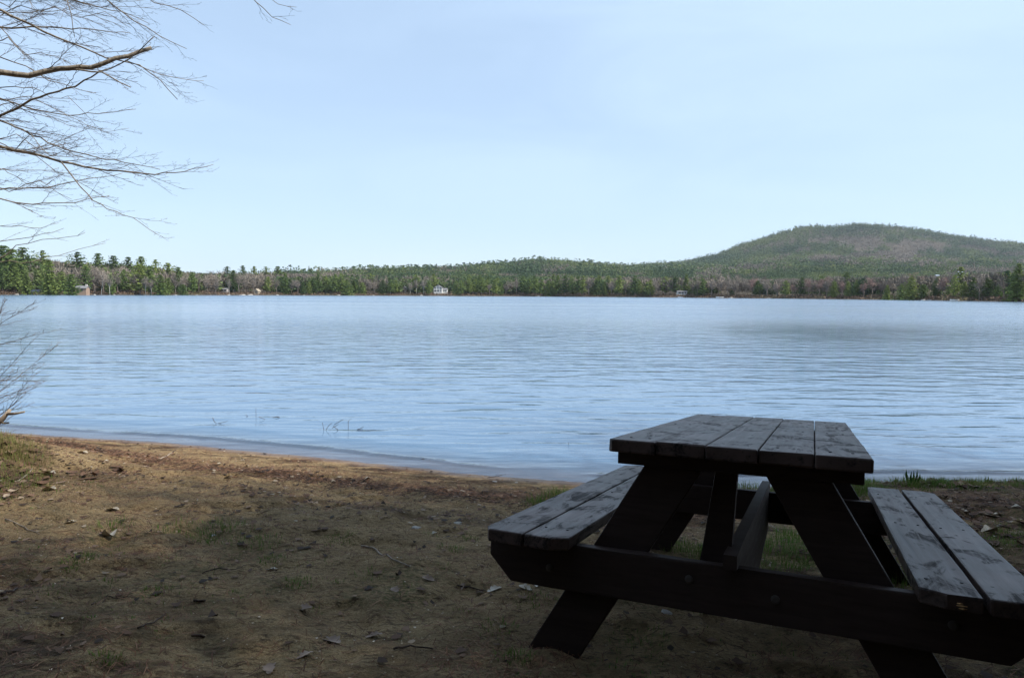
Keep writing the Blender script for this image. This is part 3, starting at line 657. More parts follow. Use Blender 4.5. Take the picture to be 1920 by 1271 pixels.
for sx in (-1, 1):
    g_ = .003 if sx < 0 else .0065
    for inner in (1, 0):
        xa, xb = (XI, xm-g_) if inner else (xm+g_, XO)
        if inner: pl = [(xa, y0+c*.7), (xa+c*1.3, y0), (xb, y0+.003), (xb, y1), (xa+c*.4, y1), (xa, y1-c*.3)]
        else: pl = [(xa, y0), (xb-c*.5, y0+.006), (xb, y0+c), (xb, y1-c), (xb-c*1.2, y1), (xa, y1)]
        pl = [(sx*p[0], p[1]) for p in pl]
        if sx < 0: pl = pl[::-1]
        b_ = board('bench_board', pl, -.3308, -.2928-.001*inner, m_top, seed=10+inner+sx, bev=.005); planks.append(b_)
for sx in (-1, 1):
    pass
def beamp(y): return [(-.733, -.3312), (.733, -.3312), (.733, -.392), (.650, -.470), (-.660, -.470), (-.733, -.395)]
fb = board('bench_beam', beamp(0), .030, .068, m_frame, axis_='y', seed=21)
board('bench_beam', beamp(0), 1.470, 1.508, m_frame, axis_='y', seed=22)
for ya in (.050, 1.485): board('cleat', [(-.332, -.0385), (.332, -.0385), (.332, -.0765), (-.332, -.0765)], ya, ya+.089, m_frame, axis_='y', seed=23)
board('cleat', [(-.332, -.0385), (.332, -.0385), (.332, -.0765), (-.332, -.0765)], .80, .889, m_frame, axis_='y', seed=23)
def legp(sx):
    zt, zb = -.0768, -.735; xo = lambda z: .255+.585*(-z-.0768)
    p = [(xo(zt)-.168, zt), (xo(zt), zt), (xo(zb), zb), (xo(zb)-.168, zb)]; p = [(sx*a, b_) for a, b_ in p]; return p if sx > 0 else p[::-1]
for ya in (.0685, 1.5085):
    for sx in (-1, 1): board('leg', legp(sx), ya, ya+.038, m_frame, axis_='y', seed=31+sx)
board('centre_post', [(-.054, -.0768), (.008, -.0768), (-.012, -.43), (-.105, -.43)], .1075, .1445, m_frame, axis_='y', seed=41)
# lengthwise stringer on edge between the beams, its end resting over the near beam
bm_ = MB()
prof = [(.0, -.3306), (.0, -.2915), (1.56, -.2915), (1.56, -.3306), (1.4695, -.3306), (1.4695, -.50), (.80, -.545), (.0688, -.46), (.0688, -.3306)]
V = [(x_, p[0], p[1]+.70) for x_ in (-.0145, .0215) for p in prof]; k_ = len(prof)
bm_.add(V, [tuple(range(k_)), tuple(reversed(range(k_, 2*k_)))]+[(i, i+k_, (i+1) % k_+k_, (i+1) % k_) for i in range(k_)]); bm_.build('stringer', m_frame, table)
def disc(name, loc, r_, hgt, axis_, m, parent, k_=10):
    b = MB(); p = Vector(loc)+Vector((0, 0, .70)); d = Vector((0, 0, 1)) if axis_ == 'z' else Vector((0, -1, 0)); b.tube([p-d*.004, p+d*hgt*.6, p+d*hgt], [r_, r_, r_*.6], k_); return b.build(name, m, parent)
for i, pl in enumerate(planks):
    if i < 5: xs_ = [-W2+bw*(i+.3), -W2+bw*(i+.72)]; zz_ = .0015; yy_ = (.095, .845, 1.60)
    else:
        sgn = -1 if i < 7 else 1; inner = (i-5) % 2 == 0; xc = (XI+xm)/2 if inner else (xm+XO)/2; xs_ = [sgn*(xc-.035), sgn*(xc+.035)]; zz_ = -.2924; yy_ = (.045, .8, 1.49)
    for yy in yy_:
        if i < 5 and yy == .845: pass
        for xx in xs_: disc('screw', (xx+random.uniform(-.006, .006), yy+random.uniform(-.008, .008), zz_), .0042, .0007, 'z', m_screw, pl, 8)
for xx in (-.53, -.11, .12, .53): disc('bolt', (xx, .0305, -.40+random.uniform(-.02, .02)), .012, .004, 'y', m_bolt, fb, 12)
# splintered yellow chip on the front of the right bench
b = MB(); pc = Vector((.530, y0-.001, -.318+.70))
for k_, (dx, dz, L) in enumerate([(-.004, .006, .012), (0, .001, .022), (.002, -.005, .016)]):
    b.tube([pc+Vector((dx-L/2, -.001, dz)), pc+Vector((dx, -.006, dz+.001)), pc+Vector((dx+L/2, -.001, dz))], [.001, .0024, .001], 5)
b.build('splinter', m_chip, planks[7])

# ------------------------------------------------------------------ beech tree reaching in from the left
tree = empty('beech_tree', (-7.0, 5.6, float(ground(-7.0, 5.6)))); tag(tree, 'leafless beech whose budding branches reach in at the upper left', 'tree')
base = Vector(tree.location)
b = MB(); tp = [Vector((-7, 5.6, base.z-.2)), Vector((-6.95, 5.6, 1.2)), Vector((-7.05, 5.62, 3)), Vector((-7.0, 5.65, 5)), Vector((-6.9, 5.7, 7.5)), Vector((-6.95, 5.7, 10))]
b.tube(tp, [.22, .17, .15, .125, .09, .03], 12)
for v in b.V: v -= np.array(base)
b.build('trunk', m_beech, tree, True)
def trunk_at(z):
    for a, c_ in zip(tp, tp[1:]):
        if a.z <= z <= c_.z: return a.lerp(c_, (z-a.z)/(c_.z-a.z))
    return tp[-1]
rr = random.Random(5)
def wander(p, d, L, n_, bend, jit):
    pts = [p.copy()]; d = d.normalized()
    for i in range(n_):
        d = (d+Vector((rr.gauss(0, jit), rr.gauss(0, jit), rr.gauss(0, jit)+bend))).normalized(); p = p+d*(L/n_); pts.append(p.copy())
    return pts
limbB = MB(); twigB = MB()
def twig(p, d, L, r0, order, zf=1.):
    n_ = max(3, int(L/.035)); pts = [p.copy()]; d = d.normalized(); zig = 1; side = d.cross(Vector((0, 0, 1)))
    if side.length < .1: side = Vector((0, 1, 0))
    side.normalize()
    for i in range(n_):
        dd_ = (d+side*.16*zig+Vector((rr.gauss(0, .06), rr.gauss(0, .06), rr.gauss(0, .05)+.02*zf))).normalized(); zig = -zig
        p = p+dd_*(L/n_); pts.append(p.copy()); d = (d*.9+dd_*.1).normalized()
    rs = [r0*(1-.62*i/n_) for i in range(n_+1)]; twigB.tube(pts, rs, 3)
    if order > 0:
        sg = 1
        for i in range(1, n_+1):
            if rr.random() < .72:
                sg = -sg; q_ = side*sg*rr.uniform(.55, 1.0)+Vector((rr.gauss(0, .15), rr.gauss(0, .15), rr.gauss(.10, .28))); nd = (d*.95+q_).normalized()
                Lc = L*rr.uniform(.16, .42)*(1.15-.75*i/n_)
                if order > 1: twig(pts[i], nd, max(Lc, .06), r0*.62, order-1, zf)
                else: e = pts[i]+nd*max(.022, Lc*.5); twigB.tube([pts[i], pts[i].lerp(e, .55), e], [max(r0*.5, .0007), .0006, .0012], 3); twigB.tube([e, e+nd*.008], [.0014, .0004], 3)
    else: twigB.tube([pts[-1], pts[-1]+d*.010], [.0015, .0004], 3)
def limb(px, d0, d1, r0, r1, tw=(.09, .32), trunk=True, order=2, root=None, start=0):
    n_ = len(px); pts = [at(u_, v_, d0+(d1-d0)*i/(n_-1)) for i, (u_, v_) in enumerate(px)]
    fine_ = []
    for a, c_ in zip(pts, pts[1:]):
        m_ = max(2, int((c_-a).length/.07))
        for k_ in range(m_): fine_.append(a.lerp(c_, k_/m_)+Vector((rr.gauss(0, .004), rr.gauss(0, .006), rr.gauss(0, .004))))
    fine_.append(pts[-1]); N_ = len(fine_)
    rs = [r0+(r1-r0)*(i/(N_-1))**.8 for i in range(N_)]
    if trunk:
        dr = (pts[0]-pts[1]).normalized(); zt = pts[0].z-.25+dr.z*1.2; T0 = trunk_at(max(.9, zt)); ex = [T0.lerp(pts[0], k_/6)+Vector((0, 0, .12*math.sin(math.pi*k_/6))) for k_ in range(6)]
        limbB.tube(ex+fine_, [r0*1.9-(r0*.9)*k_/6 for k_ in range(6)]+rs, 7)
    else: limbB.tube(fine_, rs, 5)
    acc = 0; sg = 1
    for i in range(1, N_-1):
        acc += (fine_[i]-fine_[i-1]).length
        if acc > tw[0]*rr.uniform(.6, 1.3) and i/N_ >= start:
            acc = 0; sg = -sg; d = (fine_[i+1]-fine_[i-1]).normalized(); sd_ = d.cross(Vector((0, 0, 1))).normalized()
            nd = d*.85+sd_*sg*rr.uniform(.3, .9)+Vector((0, 0, rr.gauss(.03, .30))); L = tw[1]*rr.uniform(.5, 1.35)*(1.1-.5*i/N_)
            twig(fine_[i], nd, L, max(.0016, min(.0032, rs[i]*.5)), order)
    return fine_
limb([(-40, 140), (0, 137), (55, 141), (110, 128), (170, 128), (215, 110), (262, 97), (284, 90)], 5.0, 5.3, .024, .013, (.16, .40))
limb([(-40, 2), (0, 20), (60, 48), (130, 80), (200, 108), (262, 122), (300, 150), (333, 187)], 5.2, 5.6, .011, .0025, (.10, .40))
limb([(-30, 240), (0, 218), (60, 190), (140, 160), (190, 138), (240, 110), (290, 68)], 5.4, 5.2, .011, .0028, (.09, .40))
limb([(130, 131), (190, 136), (245, 164)], 5.15, 5.1, .007, .004, (.2, .2), False)
limb([(235, 113), (300, 140), (350, 150), (382, 152)], 5.25, 5.6, .0035, .0018, (.07, .26), False)
limb([(-30, 210), (0, 226), (60, 253), (120, 280), (180, 295), (250, 308), (300, 318)], 5.6, 5.4, .008, .0022, (.08, .38))
limb([(-40, 268), (0, 275), (60, 286), (115, 304), (200, 320), (290, 327), (345, 322), (400, 309)], 5.2, 5.6, .013, .002, (.07, .38))
limb([(115, 304), (140, 338), (175, 375), (200, 390), (250, 410), (296, 440)], 5.3, 5.2, .0055, .0018, (.09, .30), False)
limb([(-30, 358), (0, 355), (80, 352), (150, 338), (230, 325)], 5.6, 5.9, .007, .002, (.09, .36))
limb([(-30, 366), (0, 375), (60, 383), (140, 379), (205, 368)], 5.0, 5.2, .006, .002, (.08, .34))
limb([(-30, 60), (0, 52), (80, 52), (150, 53), (215, 60), (245, 63)], 5.7, 5.9, .009, .0022, (.08, .36))
limb([(-40, 95), (0, 108), (50, 125), (90, 150), (150, 170), (180, 175)], 5.9, 6.1, .006, .002, (.08, .34))
limb([(-40, 160), (0, 185), (60, 205), (130, 216), (200, 212), (255, 205)], 6.0, 6.2, .007, .002, (.08, .40))
limb([(-30, 445), (0, 452), (40, 450), (80, 440), (120, 428)], 5.5, 5.7, .004, .0016, (.12, .22), order=1)
limb([(-20, 492), (8, 480), (30, 460), (80, 450), (130, 444), (160, 436)], 5.2, 5.3, .004, .0015, (.13, .20), order=1)
limb([(-20, 492), (60, 490), (110, 478), (150, 466), (198, 456)], 5.3, 5.5, .0038, .0013, (.16, .22), order=1)
limb([(-40, 415), (0, 425), (40, 425), (75, 428), (110, 418)], 5.9, 6.1, .004, .0016, (.10, .26), order=1)
limb([(-60, -110), (60, -60), (180, -15), (250, 38), (300, 68), (350, 92)], 5.2, 5.5, .012, .002, (.08, .36))
limb([(-60, -170), (100, -90), (230, -30), (290, 5), (340, 20), (383, 48)], 5.4, 5.6, .012, .002, (.08, .36))
limb([(-60, -60), (20, -35), (100, -10), (170, 10), (230, 25), (280, 45)], 5.6, 5.8, .010, .002, (.08, .38))
limb([(-60, -30), (40, -40), (120, -20), (135, 30), (140, 70)], 5.0, 5.1, .008, .002, (.08, .34))
limb([(-60, -260), (150, -230), (330, -150), (430, -60), (480, 5), (510, 32), (545, 47)], 5.0, 5.3, .016, .0016, (.10, .22), start=.4)
limb([(430, -60), (480, -25), (520, 8), (556, 14)], 5.2, 5.3, .004, .0013, (.10, .16), False, order=1)
limb([(-60, 20), (0, 50), (40, 95), (60, 110)], 6.3, 6.5, .006, .002, (.07, .36))
limb([(-60, 330), (0, 318), (60, 322), (110, 315)], 6.2, 6.5, .005, .002, (.08, .34))
for i in range(17):
    v0 = rr.uniform(-40, 410); L = rr.uniform(120, 300)*(1-.2*(v0 > 250)); sl = rr.uniform(-.25, .35); n_ = 6; dd0 = rr.uniform(5.0, 6.6)
    limb([(-40+(L+40)*k_/n_, v0+sl*L*k_/n_-30*math.sin(math.pi*k_/n_*rr.uniform(.6, 1.2))*rr.uniform(-.3, 1)) for k_ in range(n_+1)], dd0, dd0+rr.uniform(-.2, .4), .0045, .0015, (.07, .32))
for B, nm, m_ in ((limbB, 'limb', m_beech), (twigB, 'twig', m_twig)):
    for v in B.V: v -= np.array(base)
    B.build(nm, m_, tree, nm == 'limb')

# ------------------------------------------------------------------ bush on the left bank
bush = empty('bare_bush', (-4.75, 5.3, float(ground(-4.75, 5.3)))); tag(bush, 'leafless thin twigged bush on the left bank at the water', 'bush'); bb0 = Vector(bush.location)
twigB = MB()
for i in range(36):
    a = rr.uniform(-1.1, 1.1); el = rr.uniform(.15, 1.25); d = Vector((math.cos(el)*math.cos(a)*.55, math.cos(el)*math.sin(a)*.9, math.sin(el)))
    twig(bb0+Vector((rr.uniform(-.3, .28), rr.uniform(-.4, .5), 0)), d, rr.uniform(.4, 1.15), .003, 2, .2)
for (us, vs, ue, ve) in [(-60, 640, 70, 566), (-60, 660, 92, 622), (-50, 760, 60, 640), (-60, 712, 88, 712), (-50, 820, 62, 728), (-40, 840, 70, 690), (-60, 600, 62, 580)]:
    p0 = at(us, vs, 5.3); p1 = at(ue, ve, 5.3); twig(p0, p1-p0, (p1-p0).length, .0028, 2, 0)
    twigB.tube([bb0, bb0.lerp(p0, .5)+Vector((0, 0, .05)), p0], [.007, .005, .004], 4)
for v in twigB.V: v -= np.array(bb0)
twigB.build('branches', m_twig, bush)
o = MB(); p = [at(-60, 850, 5.0), at(-20, 806, 5.0), at(5, 785, 5.0), at(19, 768, 5.0)]; o.tube(p, [.028, .022, .018, .010], 8)
o.tube([at(12, 776, 5.0), at(30, 775, 4.98), at(46, 772, 4.96)], [.011, .009, .006], 7); o.tube([at(-2, 790, 5), at(8, 793, 5), at(17, 792, 5)], [.009, .007, .005], 6)
o = o.build('broken_branch', m_dead, None, True); tag(o, 'broken forked branch stub sticking up at the left bank', 'branch')

# ------------------------------------------------------------------ grass
gv = []; gfc = []; gt = []; gn = 0
def blade(p, d, L, w_, tint, curl):
    global gn
    s_ = Vector((-d.y, d.x, 0)); s_ = s_.normalized()*w_ if s_.length > 1e-4 else Vector((w_, 0, 0))
    m_ = p+Vector((d.x*.35, d.y*.35, 1)).normalized()*L*.55; e = m_+Vector((d.x*curl, d.y*curl, .75-curl*.55)).normalized()*L*.45
    gv.extend([p-s_, p+s_, m_-s_*.7, m_+s_*.7, e]); gfc.append((gn, gn+1, gn+3, gn+2)); gfc.append((gn+2, gn+3, gn+4)); gt.extend([tint]*5); gn += 5
def tuft(x, y, n_, h_, sp, green_=.7):
    L_ = []
    for _ in range(int(n_*1.8)):
        a = rr.uniform(0, 6.28); r_ = sp*rr.random()**.6; L_.append((a, x+math.cos(a)*r_, y+math.sin(a)*r_))
    zs_ = ground(np.array([q[1] for q in L_]), np.array([q[2] for q in L_]))
    for (a, px2, py2), z_ in zip(L_, zs_):
        z_ = float(z_); d = Vector((math.cos(a)+rr.gauss(0, .5), math.sin(a)+rr.gauss(0, .5), 0))*rr.uniform(.3, 1.1)
        blade(Vector((px2, py2, z_-.004)), d, h_*rr.uniform(.45, 1.1), rr.uniform(.0008, .0018), min(1, max(0, rr.gauss(green_, .22))), rr.uniform(.3, 1.2))
def GZ(x, y): return float(ground(np.array([x]), np.array([y]))[0])
for (u, v, n_, h_, sp, gr) in [(1020, 945, 120, .10, .13, .62), (1045, 932, 120, .11, .12, .7), (1000, 950, 40, .08, .1, .5), (1400, 917, 110, .09, .14, .6), (1600, 925, 120, .12, .14, .6), (1620, 918, 90, .13, .12, .6),
    (1440, 1030, 190, .07, .16, .65), (1490, 1010, 200, .08, .18, .6), (1530, 1040, 220, .08, .16, .65), (1470, 1060, 150, .06, .14, .55), (1420, 1070, 110, .06, .12, .5), (1660, 1080, 120, .07, .14, .6), (1690, 1095, 120, .07, .14, .55), (1285, 1030, 150, .06, .14, .6), (1320, 1045, 130, .06, .12, .6),
    (395, 1012, 70, .045, .12, .7), (440, 1010, 60, .04, .13, .7), (415, 985, 50, .045, .12, .75), (490, 1017, 60, .04, .1, .7), (325, 995, 50, .045, .1, .7), (210, 992, 45, .05, .1, .65), (150, 1048, 60, .035, .07, .75), (295, 1108, 40, .025, .06, .7), (640, 1012, 50, .03, .09, .6), (815, 1006, 30, .025, .06, .75),
    (845, 1030, 50, .03, .08, .6), (555, 1095, 35, .03, .05, .7), (510, 1050, 40, .03, .06, .6), (690, 1080, 30, .025, .08, .65), (880, 1010, 35, .03, .06, .6), (940, 1180, 40, .03, .07, .6), (965, 1232, 60, .035, .06, .65), (200, 1240, 40, .03, .05, .5), (1200, 1210, 60, .03, .12, .55), (1000, 1130, 60, .03, .1, .55),
    (20, 870, 70, .06, .18, .3), (45, 895, 60, .05, .16, .3), (8, 835, 70, .09, .16, .35), (60, 868, 60, .06, .15, .45), (15, 905, 110, .06, .2, .35), (5, 838, 260, .15, .30, .05), (28, 850, 160, .09, .26, .1), (55, 900, 120, .05, .3, .1), (20, 925, 140, .05, .25, .3), (60, 905, 120, .04, .2, .15), (5, 885, 50, .07, .15, .4)]:
    p = G(u, v); tuft(p[0], p[1], n_, h_, sp, gr)
for _ in range(2600):                                     # bank on the right
    x = rr.uniform(2.0, 8.5); y = rr.uniform(2.2, 6.1); s_ = float(sdist(np.array([x]), np.array([y]))[0])
    if s_ < .12: continue
    edge = math.exp(-((s_-.35)/.4)**2); dn = float(fbm(np.array([x]), np.array([y]), 1.6, 200)[0])
    if rr.random() < .30+.6*edge+(dn-.45)*2.5: tuft(x, y, int(rr.uniform(20, 60)), rr.uniform(.018, .055)+.05*edge*rr.random(), rr.uniform(.06, .14), rr.gauss(.55, .15))
for _ in range(800):                                     # sparse blades over the sand
    x = rr.uniform(-4.5, 3); y = rr.uniform(1.4, 4.8); s_ = float(sdist(np.array([x]), np.array([y]))[0])
    if s_ > 2.2 and float(fbm(np.array([x]), np.array([y]), 1.5, 210)[0]) > .47: tuft(x, y, int(rr.uniform(4, 14)), rr.uniform(.012, .028), rr.uniform(.02, .09), rr.gauss(.55, .2))
g = obj('grass', [tuple(v) for v in gv], gfc, m_grass, None, False, dict(tint=gt)); tag(g, 'short green and straw coloured grass in patches on the sand and bank', 'grass', kind='stuff')
# upright green sprout on the bank
b = MB(); p = Vector(G(1709, 908)); m_sprout = mat('sprout_leaf', (.06, .16, .03), .6)
for k_, (dx, dy, L) in enumerate([(-.035, 0, .13), (-.022, .01, .10), (-.012, -.01, .12), (.02, .01, .11), (.032, 0, .125), (.04, -.01, .09), (0, .01, .08)]):
    q0 = p+Vector((dx*.6, dy, -.01)); e = p+Vector((dx*1.3, dy*2, L)); m_ = q0.lerp(e, .6)+Vector((dx*.3, 0, 0)); b.add([q0-Vector((.003, 0, 0)), q0+Vector((.003, 0, 0)), m_+Vector((.008, .002, 0)), m_-Vector((.008, -.002, 0)), e], [(0, 1, 2, 3), (3, 2, 4)])
o = b.build('green_sprout', m_sprout); tag(o, 'bright green upright sprout on the bank edge beyond the right bench', 'plant')

# ------------------------------------------------------------------ litter: needles, crumbs, leaves
def needles(n_, name):
    V = []; x = rng.uniform(-5.2, 5.2, n_*3); y = rng.uniform(1.4, 7.4, n_*3); s_ = sdist(x, y)
    dens = .25+.8*sm((fbm(x, y, 2.6, 220)-.42)/.2); wrk = np.exp(-((s_-1.0-.5*(fbm(x, y, .8, 60)-.5))/.26)**2)*2
    keep = (s_ > .12) & (rng.random(n_*3) < np.clip((dens*(.35+.65*sm((s_-3)/1))+wrk)*.5, 0, 1)); x, y = x[keep][:n_], y[keep][:n_]; n_ = len(x)
    z = ground(x, y)+rng.uniform(.001, .006, n_); a = rng.uniform(0, np.pi, n_); L = rng.uniform(.010, .030, n_); dx, dy = np.cos(a), np.sin(a); w_ = rng.uniform(.0007, .0016, n_)
    p = np.stack([x, y, z], 1); d = np.stack([dx*L, dy*L, rng.uniform(-.003, .006, n_)], 1); s2 = np.stack([-dy*w_, dx*w_, w_*0], 1)
    c_ = np.stack([-dy, dx, dx*0], 1)*(rng.normal(size=(n_, 1))*L[:, None]*.18)
    V = np.stack([p-d-s2, p-d+s2, p+c_-s2, p+c_+s2, p+d-s2, p+d+s2], 1).reshape(-1, 3); i = np.arange(n_)[:, None]*6
    Fq = np.concatenate([i+np.array([0, 1, 3, 2]), i+np.array([2, 3, 5, 4])]); 
    o = obj(name, V, Fq, m_needle, None, False, dict(tint=np.repeat(rng.random(n_), 6))); tag(o, 'brown fallen pine needles scattered over the sand', 'needles', kind='stuff')
def ramp_mat(name, stops, rough=.85):
    m = mat(name, rough=rough); t = NT(m); t.l(t.ramp(t.attr('tint'), stops), t.b.inputs['Base Color']); return m
m_needle = ramp_mat('fallen_needles', [(0, (.06, .024, .012)), (.6, (.14, .062, .03)), (1, (.24, .13, .07))])
m_crumb = ramp_mat('leaf_crumbs', [(0, (.022, .014, .009)), (.5, (.10, .052, .03)), (.9, (.19, .12, .075)), (1, (.34, .28, .2))])
m_grain = ramp_mat('coarse_grit', [(0, (.06, .045, .03)), (.6, (.36, .27, .17)), (1, (.75, .65, .5))])
needles(130000, 'pine_needles')
def crumbs(n_, name, rlo, rhi, matl, label, cat, wrackw, mode):
    x = rng.uniform(-5.4, 6.5, n_*4); y = rng.uniform(1.3, 7.6, n_*4); s_ = sdist(x, y)
    wrk = np.exp(-((s_-1.0-.5*(fbm(x, y, .8, 60)-.5))/.28)**2)*sm((fbm(x, y, 3.5, 63)-.34)/.18)+.5*np.exp(-((s_-2.0-.9*(fbm(x, y, .7, 66)-.5))/.16)**2)
    bank = sm((x-2)/.6)*.7+1.3*np.exp(-((x+3.5)/.7)**2-((y-4.3)/1.)**2)
    pr = .16+wrk*wrackw+bank*(mode == 'leaf')+.25*sm((fbm(x, y, 3.1, 230)-.5)/.1)
    keep = (s_ > .08) & (rng.random(n_*4) < np.clip(pr*.5, 0, 1)); x, y = x[keep][:n_], y[keep][:n_]; n_ = len(x); z = ground(x, y)
    k_ = 5; a0 = rng.uniform(0, 6.28, n_); sz = rlo+(rhi-rlo)*rng.random(n_)**2.5; asp = rng.uniform(.35, 1, n_); tl = rng.normal(size=(n_, 2))*.35
    V = []
    for j in range(k_):
        a = 2*np.pi*j/k_; rj = sz*rng.uniform(.6, 1.15, n_); lx = np.cos(a)*rj; ly = np.sin(a)*rj*asp; X = np.cos(a0)*lx-np.sin(a0)*ly; Y = np.sin(a0)*lx+np.cos(a0)*ly
        V.append(np.stack([x+X, y+Y, z+.002+np.abs(tl[:, 0]*X+tl[:, 1]*Y)+rng.uniform(0, .25, n_)*sz], 1))
    V = np.stack(V, 1).reshape(-1, 3); o = obj(name, V, np.arange(len(V)).reshape(-1, k_), matl, None, False, dict(tint=np.repeat(rng.random(n_)**1.3, k_))); tag(o, label, cat, kind='stuff')
crumbs(26000, 'leaf_litter', .003, .026, m_crumb, 'small brown and dark leaf and bark crumbs strewn over the beach', 'leaf litter', 2.2, 'leaf')
crumbs(42000, 'coarse_grit', .0018, .0062, m_grain, 'pale and dark coarse grit grains lying on the sand', 'grit', .2, 'grit')

def dead_leaves(n_):
    x = np.concatenate([rng.uniform(2.1, 6.5, n_*3), rng.uniform(-4.6, -2.9, n_)]); y = np.concatenate([rng.uniform(2.6, 5.8, n_*3), rng.uniform(3.3, 5.3, n_)]); s_ = sdist(x, y); k_ = (s_ > .25)&(fbm(x, y, 2.4, 240) > .44); x, y = x[k_], y[k_]; pm = rng.permutation(len(x))[:n_]; x, y = x[pm], y[pm]; n_ = len(x); z = ground(x, y); V = []; Q = []; Ti = []
    for i in range(n_):
        L = rng.uniform(.025, .06); wd = L*rng.uniform(.3, .5); a = rng.uniform(0, 6.28); cu = rng.uniform(.1, .6); tl = rng.normal(size=2)*.25; m_ = 7; b0 = len(V)
        for j in range(m_):
            f = j/(m_-1)*2-1; ww = wd*(1-f*f)**.6*(.75+.35*abs(math.sin(j*1.9)))+.001
            for q_ in (-1, 0, 1): X, Y = f*L, q_*ww; V.append((x[i]+X*math.cos(a)-Y*math.sin(a), y[i]+X*math.sin(a)+Y*math.cos(a), z[i]+.006+abs(q_)*ww*cu+.15*L*f*f+abs(tl[0]*X+tl[1]*Y)))
        Ti += [rng.random()**1.6]*(m_*3)
        for j in range(m_-1):
            for q_ in range(2): Q.append((b0+j*3+q_, b0+j*3+3+q_, b0+j*3+4+q_, b0+j*3+1+q_))
    o = obj('dead_leaves', V, Q, m_dl, None, True, dict(tint=Ti)); tag(o, 'curled brown dead leaves thickly scattered on the two banks', 'dead leaves', kind='stuff')
m_dl = ramp_mat('dead_leaf', [(0, (.06, .032, .02)), (.7, (.14, .08, .05)), (1, (.30, .235, .17))])
dead_leaves(900)
m_leafp = ramp_mat('pale_dry_leaf', [(0, (.30, .25, .19)), (1, (.52, .47, .39))]); m_leafb = ramp_mat('brown_dry_leaf', [(0, (.16, .11, .08)), (1, (.30, .23, .18))])
def oak_leaf(u, v, L, rot, tone, label, lobes=True, curl=.25, cat='leaf'):
    p = Vector(G(u, v)); n_ = 26; out = []
    for i in range(n_+1):
        t_ = i/n_; wv = math.sin(math.pi*min(1, t_*1.02))**.8*(.30+.10*t_)
        if lobes: wv *= .62+.5*abs(math.sin(t_*math.pi*3.6+.4))
        out.append((t_, wv))
    V = []; cy = lambda x_, y_: curl*L*(abs(y_)/L)**1.5*2.2+.06*L*math.sin(x_/L*3)
    for t_, wv in out:
        for s_ in (-1, -.5, 0, .5, 1): xx, yy = (t_-.5)*L, s_*wv*L*(1+.1*math.sin(t_*13+s_)); V.append((xx, yy, cy(xx, yy)))
    Fc = [(i*5+k_, i*5+5+k_, i*5+6+k_, i*5+1+k_) for i in range(n_) for k_ in range(4)]
    me = meshdata('leaf', V, Fc, m_leafp if tone == 'p' else m_leafb, True, dict(tint=np.array([.5+.4*math.sin(v_[0]*90+u) for v_ in V])))
    o = link(bpy.data.objects.new('oak_leaf' if lobes else 'dry_leaf', me)); o.location = p+Vector((0, 0, .006)); o.rotation_euler = (rr.uniform(-.15, .15)-.12, rr.uniform(-.15, .15), rot); tag(o, label, cat)
    b = MB(); b.tube([(-.5*L, 0, cy(-.5*L, 0)), (-.62*L, .02*L, .003), (-.72*L, .05*L, .004)], [.0012, .001, .0008], 4); st_ = b.build('stalk', m_dead, o)
    return o
for a in [(927, 1107, .062, .4, 'p', 'pale star shaped oak leaf just left of the picnic table beam'), (985, 1104, .06, 2.6, 'p', 'pale oak leaf partly hidden under the near bench beam'), (1008, 1098, .045, 1.2, 'p', 'small pale leaf lying right of the one under the beam'),
 (569, 1143, .062, .2, 'b', 'flat greyish oak leaf left of the middle foreground'), (621, 1203, .075, -.5, 'b', 'grey lobed oak leaf in the front centre of the sand'), (702, 1194, .055, .3, 'b', 'curled grey brown oak leaf right of the front centre one'),
 (572, 1231, .055, .7, 'b', 'faded oak leaf nearest the lower edge left of centre'), (505, 1256, .05, 1.9, 'b', 'dark crumpled leaf at the bottom edge'), (510, 1069, .045, .1, 'p', 'small pale curled leaf beside a dark twig mid sand'), (803, 1087, .055, 2.9, 'b', 'dark shrivelled leaf in the grassy sand left of the table'),
 (132, 981, .06, .3, 'p', 'pale lobed leaf on the left below the litter heap'), (865, 1102, .045, 1.5, 'b', 'small brown leaf by the forked twig left of the table'), (740, 1108, .05, 2.2, 'b', 'reddish curled leaf among needles left of the table'),
 (1890, 1243, .06, .5, 'p', 'pale leaf below the right end of the near beam')]: oak_leaf(*a)
for a in [(203, 1007, .085, -.55, 'p', 'white curled strip of bark or leaf near the left grass tuft', False, .7), (211, 957, .08, -.1, 'p', 'long pale leaf lying in the hollow on the left', False, .3), (154, 850, .10, -.1, 'p', 'pale leaf high on the beach at the left', False, .3), (195, 866, .07, .1, 'p', 'small pale leaf just below the high one on the beach', False, .3),
 (91, 891, .10, -.1, 'p', 'yellowish leaf in the litter at the left bank', False, .5), (92, 920, .09, -.1, 'p', 'pale twisted leaf on the left bank litter heap', False, .5), (688, 900, .075, .2, 'p', 'white leaf alone on the sunlit beach middle', False, .5), (428, 896, .07, .1, 'p', 'thin pale leaf by the wrack line left of centre', False, .3),
 (1855, 998, .10, .05, 'p', 'bright white curled leaf on the bank right of the bench', False, .6), (1868, 968, .07, -.4, 'p', 'dull pale leaf above the bright one on the right bank', False, .5), (1878, 988, .06, 0, 'p', 'narrow pale leaf right of the bright curled one', False, .3), (1812, 962, .06, -.3, 'p', 'cream leaf close behind the right bench edge', False, .5),
 (1905, 952, .06, -.5, 'p', 'pale leaf near the right photo edge on the bank', False, .5), (813, 1002, .04, .3, 'p', 'tiny white leaf over a green tuft left of the bench', False, .4), (1500, 1003, .05, 0, 'p', 'pale leaf in the grass seen through the table legs', False, .3)]: oak_leaf(*a)

